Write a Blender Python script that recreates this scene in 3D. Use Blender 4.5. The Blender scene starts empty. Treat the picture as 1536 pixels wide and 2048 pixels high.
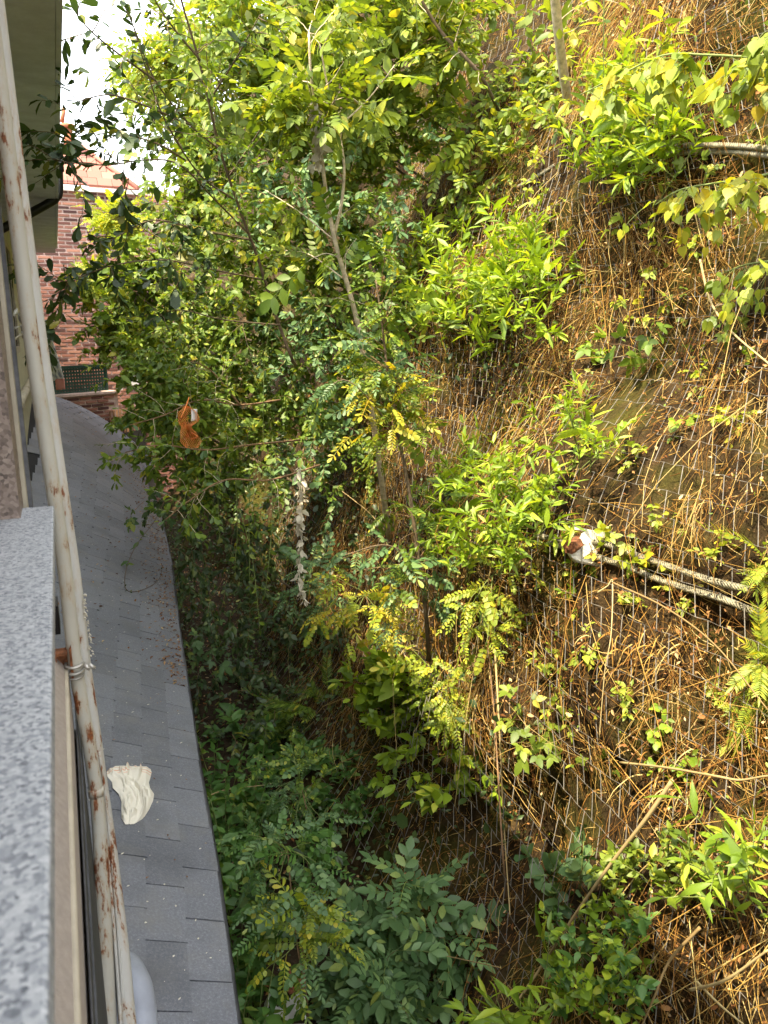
import bpy, math, random
import numpy as np
from mathutils import Vector, Matrix
R = math.radians
SC = bpy.context.scene
COL = SC.collection

# ------------------------------------------------------------------ camera, sky, sun, exposure
CZ = 3.7                                   # eye height above the ditch floor
F = 1536.0                                 # focal length in pixels of the 1536 x 2048 picture
YAW, PITCH = R(22.6), R(13.3)
cam_d = bpy.data.cameras.new('camera'); cam = bpy.data.objects.new('camera', cam_d); COL.objects.link(cam)
cam.location = (0, 0, CZ); cam.rotation_euler = (R(90) - PITCH, 0, -YAW)
cam_d.sensor_fit = 'VERTICAL'; cam_d.sensor_height = 36; cam_d.lens = F / 2048 * 36
cam_d.clip_start = 0.02; cam_d.clip_end = 900
cam_d.dof.use_dof = True; cam_d.dof.focus_distance = 5.0; cam_d.dof.aperture_fstop = 8.0
SC.camera = cam

SUN_EL, SUN_BACK = R(62.0), R(26)
S = Vector((-math.cos(SUN_EL) * math.cos(SUN_BACK), -math.cos(SUN_EL) * math.sin(SUN_BACK), math.sin(SUN_EL)))
W = bpy.data.worlds.new('World'); SC.world = W; W.use_nodes = True
wn = W.node_tree.nodes; wl = W.node_tree.links
bg = wn['Background']; sky = wn.new('ShaderNodeTexSky'); sky.sky_type = 'NISHITA'; sky.sun_disc = False
sky.sun_elevation = SUN_EL; sky.sun_rotation = math.atan2(S.x, S.y); sky.air_density = 1.3; sky.dust_density = 4.0; sky.ozone_density = 0.6
hz = wn.new('ShaderNodeMix'); hz.data_type = 'RGBA'; hz.inputs[0].default_value = 0.55; hz.inputs[7].default_value = (10.8, 10.9, 10.8, 1)   # thin white overcast veil
wl.new(sky.outputs[0], hz.inputs[6]); wl.new(hz.outputs[2], bg.inputs[0]); bg.inputs[1].default_value = 0.15
sun_d = bpy.data.lights.new('sun', 'SUN'); sun_d.energy = 4.0; sun_d.angle = R(0.6); sun_d.color = (1.0, 0.86, 0.62)
sun = bpy.data.objects.new('sun', sun_d); COL.objects.link(sun); sun.rotation_euler = (-S).to_track_quat('-Z', 'Y').to_euler()
SC.view_settings.view_transform = 'Standard'; SC.view_settings.look = 'None'
SC.view_settings.exposure = 1.85; SC.view_settings.gamma = 1; SC.view_settings.use_curve_mapping = False

# ------------------------------------------------------------------ geometry of the view
C0 = np.array([0, 0, CZ])
FW = np.array([math.sin(YAW) * math.cos(PITCH), math.cos(YAW) * math.cos(PITCH), -math.sin(PITCH)])
RT = np.array([math.cos(YAW), -math.sin(YAW), 0.0]); UP = np.cross(RT, FW)
def ray(x, y):
    d = FW + RT * ((x - 768) / F) + UP * ((1024 - y) / F)
    return d / np.linalg.norm(d)
def at_r(x, y, r): return C0 + ray(x, y) * r
def at_Y(x, y, Y):
    d = ray(x, y); return C0 + d * (Y / d[1])
def at_X(x, y, X):
    d = ray(x, y); return C0 + d * (X / d[0])
def at_z(x, y, z):
    d = ray(x, y); return C0 + d * ((z - CZ) / d[2])
def proj(p):
    v = np.asarray(p) - C0; zc = v @ FW
    return 768 + F * (v @ RT) / zc, 1024 - F * (v @ UP) / zc, zc

def _h(ix, iy, seed):
    n = (ix.astype(np.int64) * 374761393 + iy.astype(np.int64) * 668265263 + seed * 144665) & 0x7fffffff
    n = ((n ^ (n >> 13)) * 1274126177) & 0x7fffffff
    return ((n ^ (n >> 16)) & 0xffff) / 65535.0
def vnoise(x, y, seed=0):
    x = np.asarray(x, float); y = np.asarray(y, float)
    ix = np.floor(x); iy = np.floor(y); fx = x - ix; fy = y - iy
    fx = fx * fx * (3 - 2 * fx); fy = fy * fy * (3 - 2 * fy)
    a = _h(ix, iy, seed); b = _h(ix + 1, iy, seed); c = _h(ix, iy + 1, seed); d = _h(ix + 1, iy + 1, seed)
    return (a * (1 - fx) + b * fx) * (1 - fy) + (c * (1 - fx) + d * fx) * fy - 0.5
def sstep(a, b, x):
    t = np.clip((np.asarray(x, float) - a) / (b - a), 0, 1); return t * t * (3 - 2 * t)

TAN = math.tan(R(69))
def hollow(Y, z): return np.exp(-((z - 0.95) / 0.42) ** 2) * sstep(2.2, 3.0, Y) * (1 - sstep(4.6, 5.6, Y))   # the dark washed-out place low on the bank
def hill_X(Y, z, fine=1.0):                          # the rock face as a height field X over (Y, z)
    Y = np.asarray(Y, float); z = np.asarray(z, float)
    X = 1.62 + 0.084 * (np.minimum(Y, 6.0) - 2.3) + 0.03 * np.maximum(Y - 6.0, 0) + z / TAN
    X = X + 0.34 * hollow(Y, z) + 0.62 * vnoise(Y / 1.9, z / 1.3, 3) + 0.26 * (0.4 + 0.6 * fine) * vnoise(Y / 0.7, z / 0.5, 5) + fine * 0.10 * vnoise(Y / 0.26, z / 0.2, 7) + fine * 0.045 * vnoise(Y / 0.09, z / 0.08, 9)
    return X - 0.35 * (1 - sstep(-0.1, 0.7, z))
def hill_n(Y, z):
    e = 0.15
    dY = (hill_X(Y + e, z) - hill_X(Y - e, z)) / (2 * e); dz = (hill_X(Y, z + e) - hill_X(Y, z - e)) / (2 * e)
    n = np.stack([-np.ones_like(dY), dY, dz], -1)
    return n / np.linalg.norm(n, axis=-1, keepdims=True)
def hill_hit(x, y):
    d = ray(x, y); r = np.arange(1.0, 60, 0.02); p = C0 + d[None] * r[:, None]
    ins = (p[:, 0] > hill_X(p[:, 1], p[:, 2])) | (p[:, 2] < 0)
    k = int(np.argmax(ins)) if ins.any() else len(r) - 1
    return p[k], r[k]
def H(x, y, off=0.0):                      # the point of the rock face behind a place in the picture, moved towards the eye
    p, r = hill_hit(x, y); return p - ray(x, y) * off

# ------------------------------------------------------------------ mesh helpers
class MB:
    def __init__(s): s.v = []; s.f = {3: [], 4: []}; s.n = 0
    def add(s, v, *fs):
        v = np.asarray(v, float).reshape(-1, 3)
        for f in fs:
            f = np.asarray(f, int)
            if f.size: s.f[f.shape[1]].append(f + s.n)
        s.v.append(v); s.n += len(v)
    def box(s, x0, x1, y0, y1, z0, z1):
        v = [(x, y, z) for x in (x0, x1) for y in (y0, y1) for z in (z0, z1)]
        s.add(v, [(0, 1, 3, 2), (4, 6, 7, 5), (0, 4, 5, 1), (2, 3, 7, 6), (0, 2, 6, 4), (1, 5, 7, 3)])
    def obox(s, o, a, b, c):               # box from a corner and three edge vectors
        o, a, b, c = map(np.asarray, (o, a, b, c))
        v = [o + a * i + b * j + c * k for i in (0, 1) for j in (0, 1) for k in (0, 1)]
        s.add(v, [(0, 1, 3, 2), (4, 6, 7, 5), (0, 4, 5, 1), (2, 3, 7, 6), (0, 2, 6, 4), (1, 5, 7, 3)])
    def tube(s, pts, rad, n=6, cap=True):
        p = np.asarray(pts, float); m = len(p); rad = np.broadcast_to(np.asarray(rad, float), (m,))
        t = np.gradient(p, axis=0); t /= np.linalg.norm(t, axis=1, keepdims=True) + 1e-12
        ref = np.array([0.31, 0.87, 0.39]) if abs(t[0] @ np.array([0.31, 0.87, 0.39])) < 0.9 else np.array([1.0, 0, 0])
        u = np.cross(t, ref); u /= np.linalg.norm(u, axis=1, keepdims=True) + 1e-12; w = np.cross(t, u)
        a = np.arange(n) * 2 * math.pi / n
        v = p[:, None] + rad[:, None, None] * (np.cos(a)[None, :, None] * u[:, None] + np.sin(a)[None, :, None] * w[:, None])
        i = np.arange(m - 1)[:, None] * n; j = np.arange(n)[None]; k = (j + 1) % n
        f = np.stack([i + j, i + k, i + n + k, i + n + j], -1).reshape(-1, 4)
        caps = []
        if cap and n == 4: s.add(v.reshape(-1, 3), np.concatenate([f, [[3, 2, 1, 0]], [[(m - 1) * n + q for q in range(4)]]])); return
        vv = v.reshape(-1, 3)
        if cap:
            vv = np.concatenate([vv, p[:1], p[-1:]]); c0 = m * n
            caps = [(c0, (q + 1) % n, q) for q in range(n)] + [(c0 + 1, (m - 1) * n + q, (m - 1) * n + (q + 1) % n) for q in range(n)]
        s.add(vv, f, np.array(caps, int).reshape(-1, 3))
    def grid(s, P, flip=False):            # P: (a, b, 3) points
        a, b = P.shape[:2]; i = np.arange(a - 1)[:, None] * b; j = np.arange(b - 1)[None]
        f = np.stack([i + j, i + j + 1, i + b + j + 1, i + b + j], -1).reshape(-1, 4)
        s.add(P.reshape(-1, 3), f[:, ::-1] if flip else f)
    def mesh(s, name, mat, off=(0, 0, 0), smooth=True):
        me = bpy.data.meshes.new(name); v = np.concatenate(s.v) - np.asarray(off, float)
        f3 = np.concatenate(s.f[3]) if s.f[3] else np.zeros((0, 3), int); f4 = np.concatenate(s.f[4]) if s.f[4] else np.zeros((0, 4), int)
        li = np.concatenate([f3.ravel(), f4.ravel()]).astype(np.int32)
        ls = np.concatenate([np.arange(len(f3)) * 3, len(f3) * 3 + np.arange(len(f4)) * 4]).astype(np.int32)
        me.vertices.add(len(v)); me.vertices.foreach_set('co', v.astype(np.float32).ravel())
        me.loops.add(len(li)); me.loops.foreach_set('vertex_index', li)
        me.polygons.add(len(ls)); me.polygons.foreach_set('loop_start', ls)
        me.polygons.foreach_set('use_smooth', np.full(len(ls), smooth)); me.update(calc_edges=True)
        if mat: me.materials.append(mat)
        return me
    def build(s, name, mat, parent=None, smooth=True, kind=None):
        off = (0, 0, 0)
        if parent is not None:
            off = np.array(parent.location); q = parent.parent
            while q is not None: off = off + np.array(q.location); q = q.parent
        o = bpy.data.objects.new(name, s.mesh(name, mat, off, smooth)); COL.objects.link(o)
        if parent is not None: o.parent = parent
        if kind: o['kind'] = kind
        return o
def empty(name, loc, label=None, cat=None, group=None):
    o = bpy.data.objects.new(name, None); COL.objects.link(o); o.location = loc; o.empty_display_size = 0.1
    return tag(o, label, cat, group)
def tag(o, label=None, cat=None, group=None, kind=None):
    for k, v in (('label', label), ('category', cat), ('group', group), ('kind', kind)):
        if v: o[k] = v
    return o
def smooth_path(pts, n=24):                # Catmull-Rom through the points
    p = np.asarray(pts, float); p = np.vstack([2 * p[0] - p[1], p, 2 * p[-1] - p[-2]]); out = []
    for q in np.linspace(0, len(p) - 3 - 1e-6, n):
        i = int(q); t = q - i; a, b, c, d = p[i:i + 4]
        out.append(0.5 * (2 * b + (c - a) * t + (2 * a - 5 * b + 4 * c - d) * t * t + (3 * b - a - 3 * c + d) * t ** 3))
    return np.array(out)

# ------------------------------------------------------------------ materials
class NT:
    def __init__(s, name):
        s.m = bpy.data.materials.new(name); s.m.use_nodes = True; s.t = s.m.node_tree; s.t.nodes.clear()
        s.out = s.n('OutputMaterial')
    def n(s, typ, **kw):
        x = s.t.nodes.new('ShaderNode' + typ)
        for k, v in kw.items():
            if k.startswith('i_'): x.inputs[int(k[2:]) if k[2:].isdigit() else k[2:].replace('_', ' ')].default_value = v
            else: setattr(x, k, v)
        return x
    def l(s, a, b): s.t.links.new(a, b)
    def coord(s, scale=1.0, obj=True):
        c = s.n('TexCoord'); m = s.n('Mapping'); s.l(c.outputs['Object'] if obj else c.outputs['Generated'], m.inputs[0])
        m.inputs['Scale'].default_value = scale if isinstance(scale, tuple) else (scale,) * 3
        return m.outputs[0]
    def noise(s, v, scale, detail=4, rough=0.6):
        x = s.n('TexNoise'); x.inputs['Scale'].default_value = scale; x.inputs['Detail'].default_value = detail; x.inputs['Roughness'].default_value = rough
        s.l(v, x.inputs['Vector']); return x.outputs[0]
    def ramp(s, fac, stops, interp='LINEAR'):
        x = s.n('ValToRGB'); cr = x.color_ramp; cr.interpolation = interp
        while len(cr.elements) < len(stops): cr.elements.new(0.5)
        for e, (p, c) in zip(cr.elements, stops):
            e.position = p; e.color = (*c, 1) if hasattr(c, '__len__') else (c, c, c, 1)
        s.l(fac, x.inputs[0]); return x.outputs[0]
    def mix(s, fac, a, b, mode='MIX'):
        x = s.n('Mix', data_type='RGBA', blend_type=mode)
        for sock, v in ((x.inputs[0], fac), (x.inputs[6], a), (x.inputs[7], b)):
            if hasattr(v, 'node'): s.l(v, sock)
            elif hasattr(v, '__len__'): sock.default_value = (*v, 1)
            else: sock.default_value = v
        return x.outputs[2]
    def pbr(s, col, rough=0.7, bump=None, dist=0.01, strength=0.5, spec=0.5, metal=0.0):
        b = s.n('BsdfPrincipled')
        for k, v in (('Base Color', col), ('Roughness', rough), ('Metallic', metal), ('Specular IOR Level', spec)):
            if hasattr(v, 'node'): s.l(v, b.inputs[k])
            elif hasattr(v, '__len__'): b.inputs[k].default_value = (*v, 1)
            else: b.inputs[k].default_value = v
        if bump is not None:
            u = s.n('Bump'); u.inputs['Strength'].default_value = strength; u.inputs['Distance'].default_value = dist
            s.l(bump, u.inputs['Height']); s.l(u.outputs[0], b.inputs['Normal'])
        s.l(b.outputs[0], s.out.inputs[0]); return s.m
    def rnd(s):                            # a number per leaf: mesh island plus object
        g = s.n('NewGeometry'); o = s.n('ObjectInfo'); a = s.n('Math', operation='ADD'); f = s.n('Math', operation='FRACT')
        s.l(g.outputs['Random Per Island'], a.inputs[0]); s.l(o.outputs['Random'], a.inputs[1]); s.l(a.outputs[0], f.inputs[0]); return f.outputs[0]

def plain(name, col, rough=0.7, var=0.25, scale=12.0, bump=0.3, dist=0.004, metal=0.0, spec=0.4):
    t = NT(name); v = t.coord(); n = t.noise(v, scale)
    c2 = tuple(x * (1 - var) for x in col); c1 = tuple(min(1, x * (1 + var)) for x in col)
    return t.pbr(t.ramp(n, [(0.3, c2), (0.7, c1)]), rough, t.noise(v, scale * 6, 3), dist, bump, spec, metal)

def leaf_mat(name, dark, light, yellow=(0.42, 0.33, 0.03), yfrac=0.05, transl=0.42, gloss=0.03, grough=0.5):
    t = NT(name); r = t.rnd()
    mid = tuple((a + b) / 2 for a, b in zip(dark, light)); y0 = 1 - yfrac
    pale = tuple(0.5 * a + 0.5 * b for a, b in zip(light, yellow))
    stops = [(0.0, dark), (0.45, mid), (0.85 * y0, light)] + ([(y0, pale), (0.998, yellow)] if yfrac > 0 else [])
    col = t.ramp(r, stops)
    v = t.coord(); col = t.mix(t.ramp(t.noise(v, 45, 2), [(0.35, 0.0), (0.75, 0.35)]), col, tuple(0.72 * x for x in mid))
    col = t.mix(t.ramp(t.noise(v, 28, 4), [(0.66, 0.0), (0.72, 0.6)]), col, (0.24, 0.15, 0.035))   # browned spots and edges
    d = t.n('BsdfDiffuse'); tr = t.n('BsdfTranslucent'); gl = t.n('BsdfGlossy'); gl.inputs['Roughness'].default_value = grough
    t.l(col, d.inputs[0]); tc = t.mix(1.0, col, (1.25, 1.15, 0.45), 'MULTIPLY'); t.l(tc, tr.inputs[0])
    m1 = t.n('MixShader'); m1.inputs[0].default_value = transl; t.l(d.outputs[0], m1.inputs[1]); t.l(tr.outputs[0], m1.inputs[2])
    m2 = t.n('MixShader'); m2.inputs[0].default_value = gloss; t.l(m1.outputs[0], m2.inputs[1]); t.l(gl.outputs[0], m2.inputs[2])
    t.l(m2.outputs[0], t.out.inputs[0]); return t.m

def strand_mat(name, stops, transl=0.2, rough=0.6):
    t = NT(name); col = t.ramp(t.rnd(), stops)
    d = t.n('BsdfDiffuse'); tr = t.n('BsdfTranslucent'); t.l(col, d.inputs[0]); t.l(col, tr.inputs[0])
    m1 = t.n('MixShader'); m1.inputs[0].default_value = transl; t.l(d.outputs[0], m1.inputs[1]); t.l(tr.outputs[0], m1.inputs[2])
    t.l(m1.outputs[0], t.out.inputs[0]); return t.m

def granite(name, base, specks, scale):
    t = NT(name); v = t.coord(); vo = t.n('TexVoronoi'); vo.inputs['Scale'].default_value = scale; t.l(v, vo.inputs['Vector'])
    sep = t.n('SeparateColor'); t.l(vo.outputs['Color'], sep.inputs[0])
    col = t.ramp(sep.outputs[0], specks); n = t.noise(v, scale * 0.5, 5)
    col = t.mix(t.ramp(n, [(0.35, 0.0), (0.7, 0.6)]), col, base)
    return t.pbr(col, 0.55, t.noise(v, scale * 2), 0.001, 0.3)

def rusty(name, paint, streak=1.0, seed=0.0):
    t = NT(name); c = t.n('TexCoord'); mp = t.n('Mapping'); t.l(c.outputs['Object'], mp.inputs[0]); mp.inputs['Location'].default_value = (seed, seed, seed); mp.inputs['Scale'].default_value = (1, 1, 0.28)
    n1 = t.noise(mp.outputs[0], 34, 8, 0.72); v = t.coord(); n2 = t.noise(v, 3.2, 3); n3 = t.noise(v, 170, 3)
    a = t.n('Math', operation='MULTIPLY'); sz = t.n('SeparateXYZ'); t.l(c.outputs['Object'], sz.inputs[0]); wz = t.n('MapRange'); t.l(sz.outputs[2], wz.inputs[0]); wz.inputs[1].default_value = 1.35; wz.inputs[2].default_value = 0.3; wz.inputs[3].default_value = 1.0; wz.inputs[4].default_value = 1.17   # the low end stands wet and has rusted most
    wm = t.n('Math', operation='MULTIPLY'); t.l(n1, wm.inputs[0]); t.l(wz.outputs[0], wm.inputs[1]); n1 = wm.outputs[0]; t.l(n1, a.inputs[0]); t.l(t.ramp(n2, [(0.32, 0.7), (0.66, 1.1)]), a.inputs[1])
    mask = t.ramp(a.outputs[0], [(0.575 - 0.03 * streak, 0.0), (0.595, 1.0)])
    halo = t.ramp(a.outputs[0], [(0.47, 0.0), (0.60, 0.6)])
    rust = t.ramp(n3, [(0.3, (0.10, 0.028, 0.012)), (0.7, (0.30, 0.10, 0.03))])
    body = t.mix(t.ramp(t.noise(v, 9, 5), [(0.3, 0.0), (0.75, 0.5)]), paint, tuple(0.72 * p for p in paint))
    col = t.mix(halo, body, (0.42, 0.28, 0.13)); col = t.mix(mask, col, rust)
    return t.pbr(col, 0.5, mask, 0.0015, 0.5)

M = {}
def setup_mats():
    # rock and soil of the bank: brown earth, moss, stains
    t = NT('bank_soil'); v = t.coord(); n = t.noise(v, 6, 8, 0.7); n2 = t.noise(v, 1.3, 5, 0.6); n3 = t.noise(v, 40, 5, 0.7)
    col = t.ramp(n, [(0.25, (0.012, 0.008, 0.004)), (0.5, (0.040, 0.026, 0.012)), (0.72, (0.11, 0.072, 0.032))])
    moss = t.ramp(n3, [(0.3, (0.03, 0.035, 0.006)), (0.7, (0.11, 0.10, 0.016))])
    col = t.mix(t.ramp(n2, [(0.50, 0.0), (0.62, 0.75)]), col, moss)
    col = t.mix(t.ramp(n3, [(0.6, 0.0), (0.75, 0.6)]), col, (0.20, 0.12, 0.055))
    M['soil'] = t.pbr(col, 0.95, n3, 0.03, 0.9, 0.1)
    t = NT('ditch_soil'); v = t.coord(); n = t.noise(v, 7, 8, 0.7)
    M['ground'] = t.pbr(t.ramp(n, [(0.3, (0.018, 0.012, 0.007)), (0.6, (0.05, 0.035, 0.02)), (0.8, (0.09, 0.06, 0.035))]), 0.95, t.noise(v, 40, 5), 0.03, 0.8, 0.1)
    # bitumen shingles with mineral granules
    t = NT('shingle_felt'); v = t.coord(); g = t.noise(v, 95, 6, 0.9); n = t.noise(v, 5, 6, 0.65); vo = t.n('TexVoronoi'); vo.inputs['Scale'].default_value = 38; t.l(v, vo.inputs['Vector'])
    col = t.ramp(g, [(0.32, (0.060, 0.065, 0.080)), (0.52, (0.165, 0.173, 0.20)), (0.68, (0.42, 0.43, 0.46))])
    o = t.rnd(); col = t.mix(0.5, col, t.ramp(o, [(0, (0.105, 0.112, 0.134)), (1, (0.20, 0.21, 0.24))]))
    col = t.mix(t.ramp(n, [(0.48, 0.0), (0.72, 0.55)]), col, (0.20, 0.195, 0.185))
    col = t.mix(t.ramp(t.noise(v, 2.3, 5), [(0.5, 0.0), (0.7, 0.4)]), col, (0.055, 0.057, 0.066))
    col = t.mix(t.ramp(t.noise(v, 26, 6, 0.75), [(0.70, 0.0), (0.73, 0.65)]), col, (0.33, 0.32, 0.29))
    M['shingle'] = t.pbr(col, 0.62, g, 0.0025, 0.6, 0.5)
    M['deck'] = plain('roof_felt_under', (0.016, 0.016, 0.018), 0.9)
    M['eave_edge'] = plain('eave_strip', (0.30, 0.30, 0.30), 0.7, 0.3)
    M['granite'] = granite('sill_granite', (0.31, 0.325, 0.35), [(0.0, (0.09, 0.10, 0.12)), (0.22, (0.22, 0.235, 0.265)), (0.5, (0.36, 0.375, 0.40)), (1.0, (0.52, 0.53, 0.55))], 210)
    M['jamb'] = granite('jamb_stone', (0.20, 0.15, 0.125), [(0.0, (0.07, 0.05, 0.04)), (0.4, (0.19, 0.14, 0.115)), (1.0, (0.34, 0.27, 0.23))], 120)
    M['stucco'] = plain('stucco', (0.36, 0.31, 0.27), 0.9, 0.12, 60, 0.5)
    M['beige'] = plain('beige_trim', (0.42, 0.37, 0.28), 0.7, 0.15)
    M['greytrim'] = plain('grey_trim', (0.13, 0.13, 0.14), 0.6, 0.3, 30)
    M['flash'] = plain('dark_flashing', (0.055, 0.055, 0.06), 0.6, 0.4, 25)
    M['cream'] = plain('cream_wall', (0.50, 0.48, 0.34), 0.8, 0.12, 8)
    M['soffit'] = plain('soffit_board', (0.60, 0.63, 0.74), 0.75, 0.15, 6)
    M['black'] = plain('black_plastic', (0.012, 0.012, 0.013), 0.35, 0.3)
    M['rooftop'] = plain('roof_top', (0.14, 0.12, 0.11), 0.9)
    M['pipe'] = rusty('rusty_painted_pipe', (0.50, 0.48, 0.41), 1.0)
    M['pipe2'] = rusty('rusty_pale_pipe', (0.54, 0.53, 0.49), 0.6, 4.0)
    M['rust'] = plain('rust', (0.20, 0.075, 0.03), 0.9, 0.6, 60, 0.8)
    M['steel'] = plain('worn_steel', (0.42, 0.40, 0.36), 0.45, 0.35, 30, 0.4, 0.002, 0.6)
    M['caulk'] = plain('white_paint_lumps', (0.62, 0.58, 0.48), 0.6)
    M['greyplastic'] = plain('grey_plastic', (0.30, 0.32, 0.37), 0.5, 0.1)
    M['wire'] = plain('galvanised_wire', (0.19, 0.175, 0.15), 0.6, 0.5, 9, 0.2, 0.001, 0.2)
    M['rope'] = plain('wire_rope', (0.24, 0.22, 0.15), 0.6, 0.4, 40, 0.4, 0.002, 0.3)
    M['plate'] = plain('painted_plate', (0.66, 0.62, 0.52), 0.5, 0.2, 14)
    M['mortar'] = plain('mortar', (0.56, 0.43, 0.38), 0.9)
    t = NT('brick_clay'); v = t.coord(); col = t.ramp(t.rnd(), [(0.0, (0.08, 0.036, 0.034)), (0.25, (0.14, 0.055, 0.045)), (0.5, (0.26, 0.11, 0.08)), (1.0, (0.36, 0.18, 0.13))])  # brick and mortar tones lightened in place of distance haze
    M['brick'] = t.pbr(col, 0.9, t.noise(v, 60), 0.004, 0.4)
    t = NT('roof_tile'); v = t.coord(); col = t.ramp(t.rnd(), [(0.0, (0.19, 0.07, 0.05)), (1.0, (0.33, 0.135, 0.10))])
    M['tile'] = t.pbr(col, 0.85, t.noise(v, 30), 0.004, 0.4)
    M['white'] = plain('white_paint', (0.62, 0.60, 0.58), 0.6, 0.08)
    M['green'] = plain('green_lattice', (0.018, 0.06, 0.045), 0.6, 0.3)
    M['darkin'] = plain('dark_interior', (0.012, 0.011, 0.010), 0.8)  # near-black colour stands in for unlit depth behind panes and doorway
    M['wood'] = plain('weathered_wood', (0.24, 0.13, 0.07), 0.9, 0.4)
    M['terracotta'] = plain('terracotta', (0.33, 0.12, 0.06), 0.85, 0.25)
    M['bark'] = plain('bark_pale', (0.58, 0.48, 0.33), 0.9, 0.35, 30, 0.7, 0.004)
    M['bark_d'] = plain('bark_dark', (0.14, 0.10, 0.06), 0.9, 0.4, 30, 0.7, 0.004)
    M['stem_g'] = plain('green_stem', (0.16, 0.20, 0.05), 0.7, 0.3, 20)
    M['stem_b'] = plain('brown_stem', (0.22, 0.13, 0.065), 0.8, 0.4, 20)
    M['fluff'] = strand_mat('seed_fluff', [(0, (0.45, 0.40, 0.30)), (1, (0.75, 0.70, 0.58))], 0.4)
    M['straw'] = strand_mat('dry_straw', [(0.0, (0.06, 0.030, 0.013)), (0.25, (0.20, 0.095, 0.030)), (0.5, (0.38, 0.20, 0.05)), (0.75, (0.56, 0.36, 0.10)), (1.0, (0.74, 0.60, 0.27))], 0.25)
    M['cane'] = strand_mat('dry_cane', [(0.0, (0.24, 0.16, 0.07)), (1.0, (0.50, 0.40, 0.20))], 0.1)
    M['litter'] = strand_mat('dead_leaves', [(0.0, (0.07, 0.03, 0.014)), (0.4, (0.22, 0.095, 0.035)), (0.75, (0.42, 0.22, 0.09)), (1.0, (0.66, 0.50, 0.28))], 0.25)
    L = leaf_mat
    M['lf_dark'] = L('leaf_silhouette_dark', (0.018, 0.040, 0.010), (0.06, 0.115, 0.022), (0.40, 0.34, 0.03), 0.02, 0.25, 0.05)  # colour darkened to imitate leaves silhouetted against the bright sky
    M['lf_mid'] = L('leaf_mid_green', (0.055, 0.11, 0.012), (0.20, 0.30, 0.035), (0.46, 0.42, 0.03), 0.04, 0.42, 0.03)
    M['lf_warm'] = L('leaf_warm_green', (0.085, 0.145, 0.014), (0.25, 0.33, 0.035), (0.52, 0.45, 0.04), 0.05, 0.45, 0.03)
    M['lf_bright'] = L('leaf_bright_green', (0.12, 0.21, 0.012), (0.32, 0.46, 0.03), (0.52, 0.54, 0.05), 0.10, 0.45, 0.035)
    M['lf_ash'] = L('leaf_blue_green', (0.06, 0.13, 0.045), (0.16, 0.27, 0.10), (0.36, 0.42, 0.08), 0.03, 0.35, 0.03)
    M['lf_yell'] = L('leaf_yellow_green', (0.19, 0.28, 0.025), (0.42, 0.48, 0.05), (0.62, 0.50, 0.03), 0.10, 0.45, 0.03)
    M['lf_gold'] = L('leaf_gold', (0.34, 0.36, 0.03), (0.58, 0.50, 0.05), (0.62, 0.42, 0.03), 0.15, 0.45, 0.03)
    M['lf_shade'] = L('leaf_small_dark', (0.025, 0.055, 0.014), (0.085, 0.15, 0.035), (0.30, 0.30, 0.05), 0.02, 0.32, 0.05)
    M['lf_nettle'] = L('leaf_nettle', (0.045, 0.12, 0.022), (0.12, 0.25, 0.05), (0.3, 0.34, 0.05), 0.02, 0.38, 0.03)
setup_mats()
# ------------------------------------------------------------------ ground and rock face
def nonuni(a, b, s0, s1):                  # spacing grows from s0 to s1
    out = [a]
    while out[-1] < b: out.append(out[-1] + s0 + (s1 - s0) * (out[-1] - a) / (b - a))
    return np.array(out)
xs = np.concatenate([-nonuni(5, 400, 2, 60)[::-1], np.linspace(-4.5, -0.1, 12), np.linspace(0, 4, 60), nonuni(4.3, 400, 2, 60)])
ys = np.concatenate([-nonuni(2, 400, 2, 60)[::-1], np.linspace(-1.5, 1.4, 10), np.linspace(1.5, 20, 260), nonuni(20.5, 500, 2, 60)])
GX, GY = np.meshgrid(xs, ys, indexing='ij')
def ground_z(X, Y):
    near = (np.abs(X) < 6) & (Y < 22)
    return np.where(near, 0.10 * vnoise(X / 0.7, Y / 0.7, 21) + 0.06 * vnoise(X / 0.22, Y / 0.22, 22), 0.0) - 0.02
mb = MB(); mb.grid(np.stack([GX, GY, ground_z(GX, GY)], -1)); tag(mb.build('ground', M['ground']), kind='structure')
ys = np.concatenate([np.linspace(-3, 1.2, 18), nonuni(1.25, 9, 0.04, 0.09), nonuni(9.1, 60, 0.12, 1.2)])
zs = np.concatenate([np.linspace(-0.3, 6.5, 170), nonuni(6.6, 12.5, 0.08, 0.5)])
GY, GZ = np.meshgrid(ys, zs, indexing='ij')
mb = MB(); mb.grid(np.stack([hill_X(GY, GZ), GY, GZ], -1))
top = hill_X(ys, np.full_like(ys, zs[-1])); mb.grid(np.stack([np.stack([top, ys, np.full_like(ys, zs[-1])], -1), np.stack([top + 40, ys, np.full_like(ys, zs[-1] + 6)], -1)], 1))
bank = mb.build('hillside', M['soil']); tag(bank, kind='structure')

# ------------------------------------------------------------------ the house the picture is taken from
house = empty('house', (-3, 6, 0), 'cream rendered house wall under a deep dark eave, seen along its length', 'house')
def part(name, mat, par, *boxes, kind=None, bevel=0.0):
    m = MB()
    for b in boxes: m.box(*b)
    o = m.build(name, M[mat], par, smooth=False, kind=kind)
    if bevel:
        md = o.modifiers.new('bevel', 'BEVEL'); md.width = bevel; md.segments = 2
    return o
EZ = CZ + 1.30; EX = 0.118
part('wall', 'cream', house, (-8, -0.45, 2.45, 16.4, 0, EZ))
part('bay_wall', 'cream', house, (-8, -0.62, -7, 2.40, 0, EZ))
m = MB()
for i in range(9): m.box(-1.6, EX, -2.0 + i * 1.90, -2.0 + i * 1.90 + 1.894, EZ, EZ + 0.05)
m.build('soffit', M['soffit'], house, smooth=False)
part('fascia', 'soffit', house, (EX + 0.003, EX + 0.028, -2.0, 14.3, EZ + 0.004, EZ + 0.20))
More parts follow.
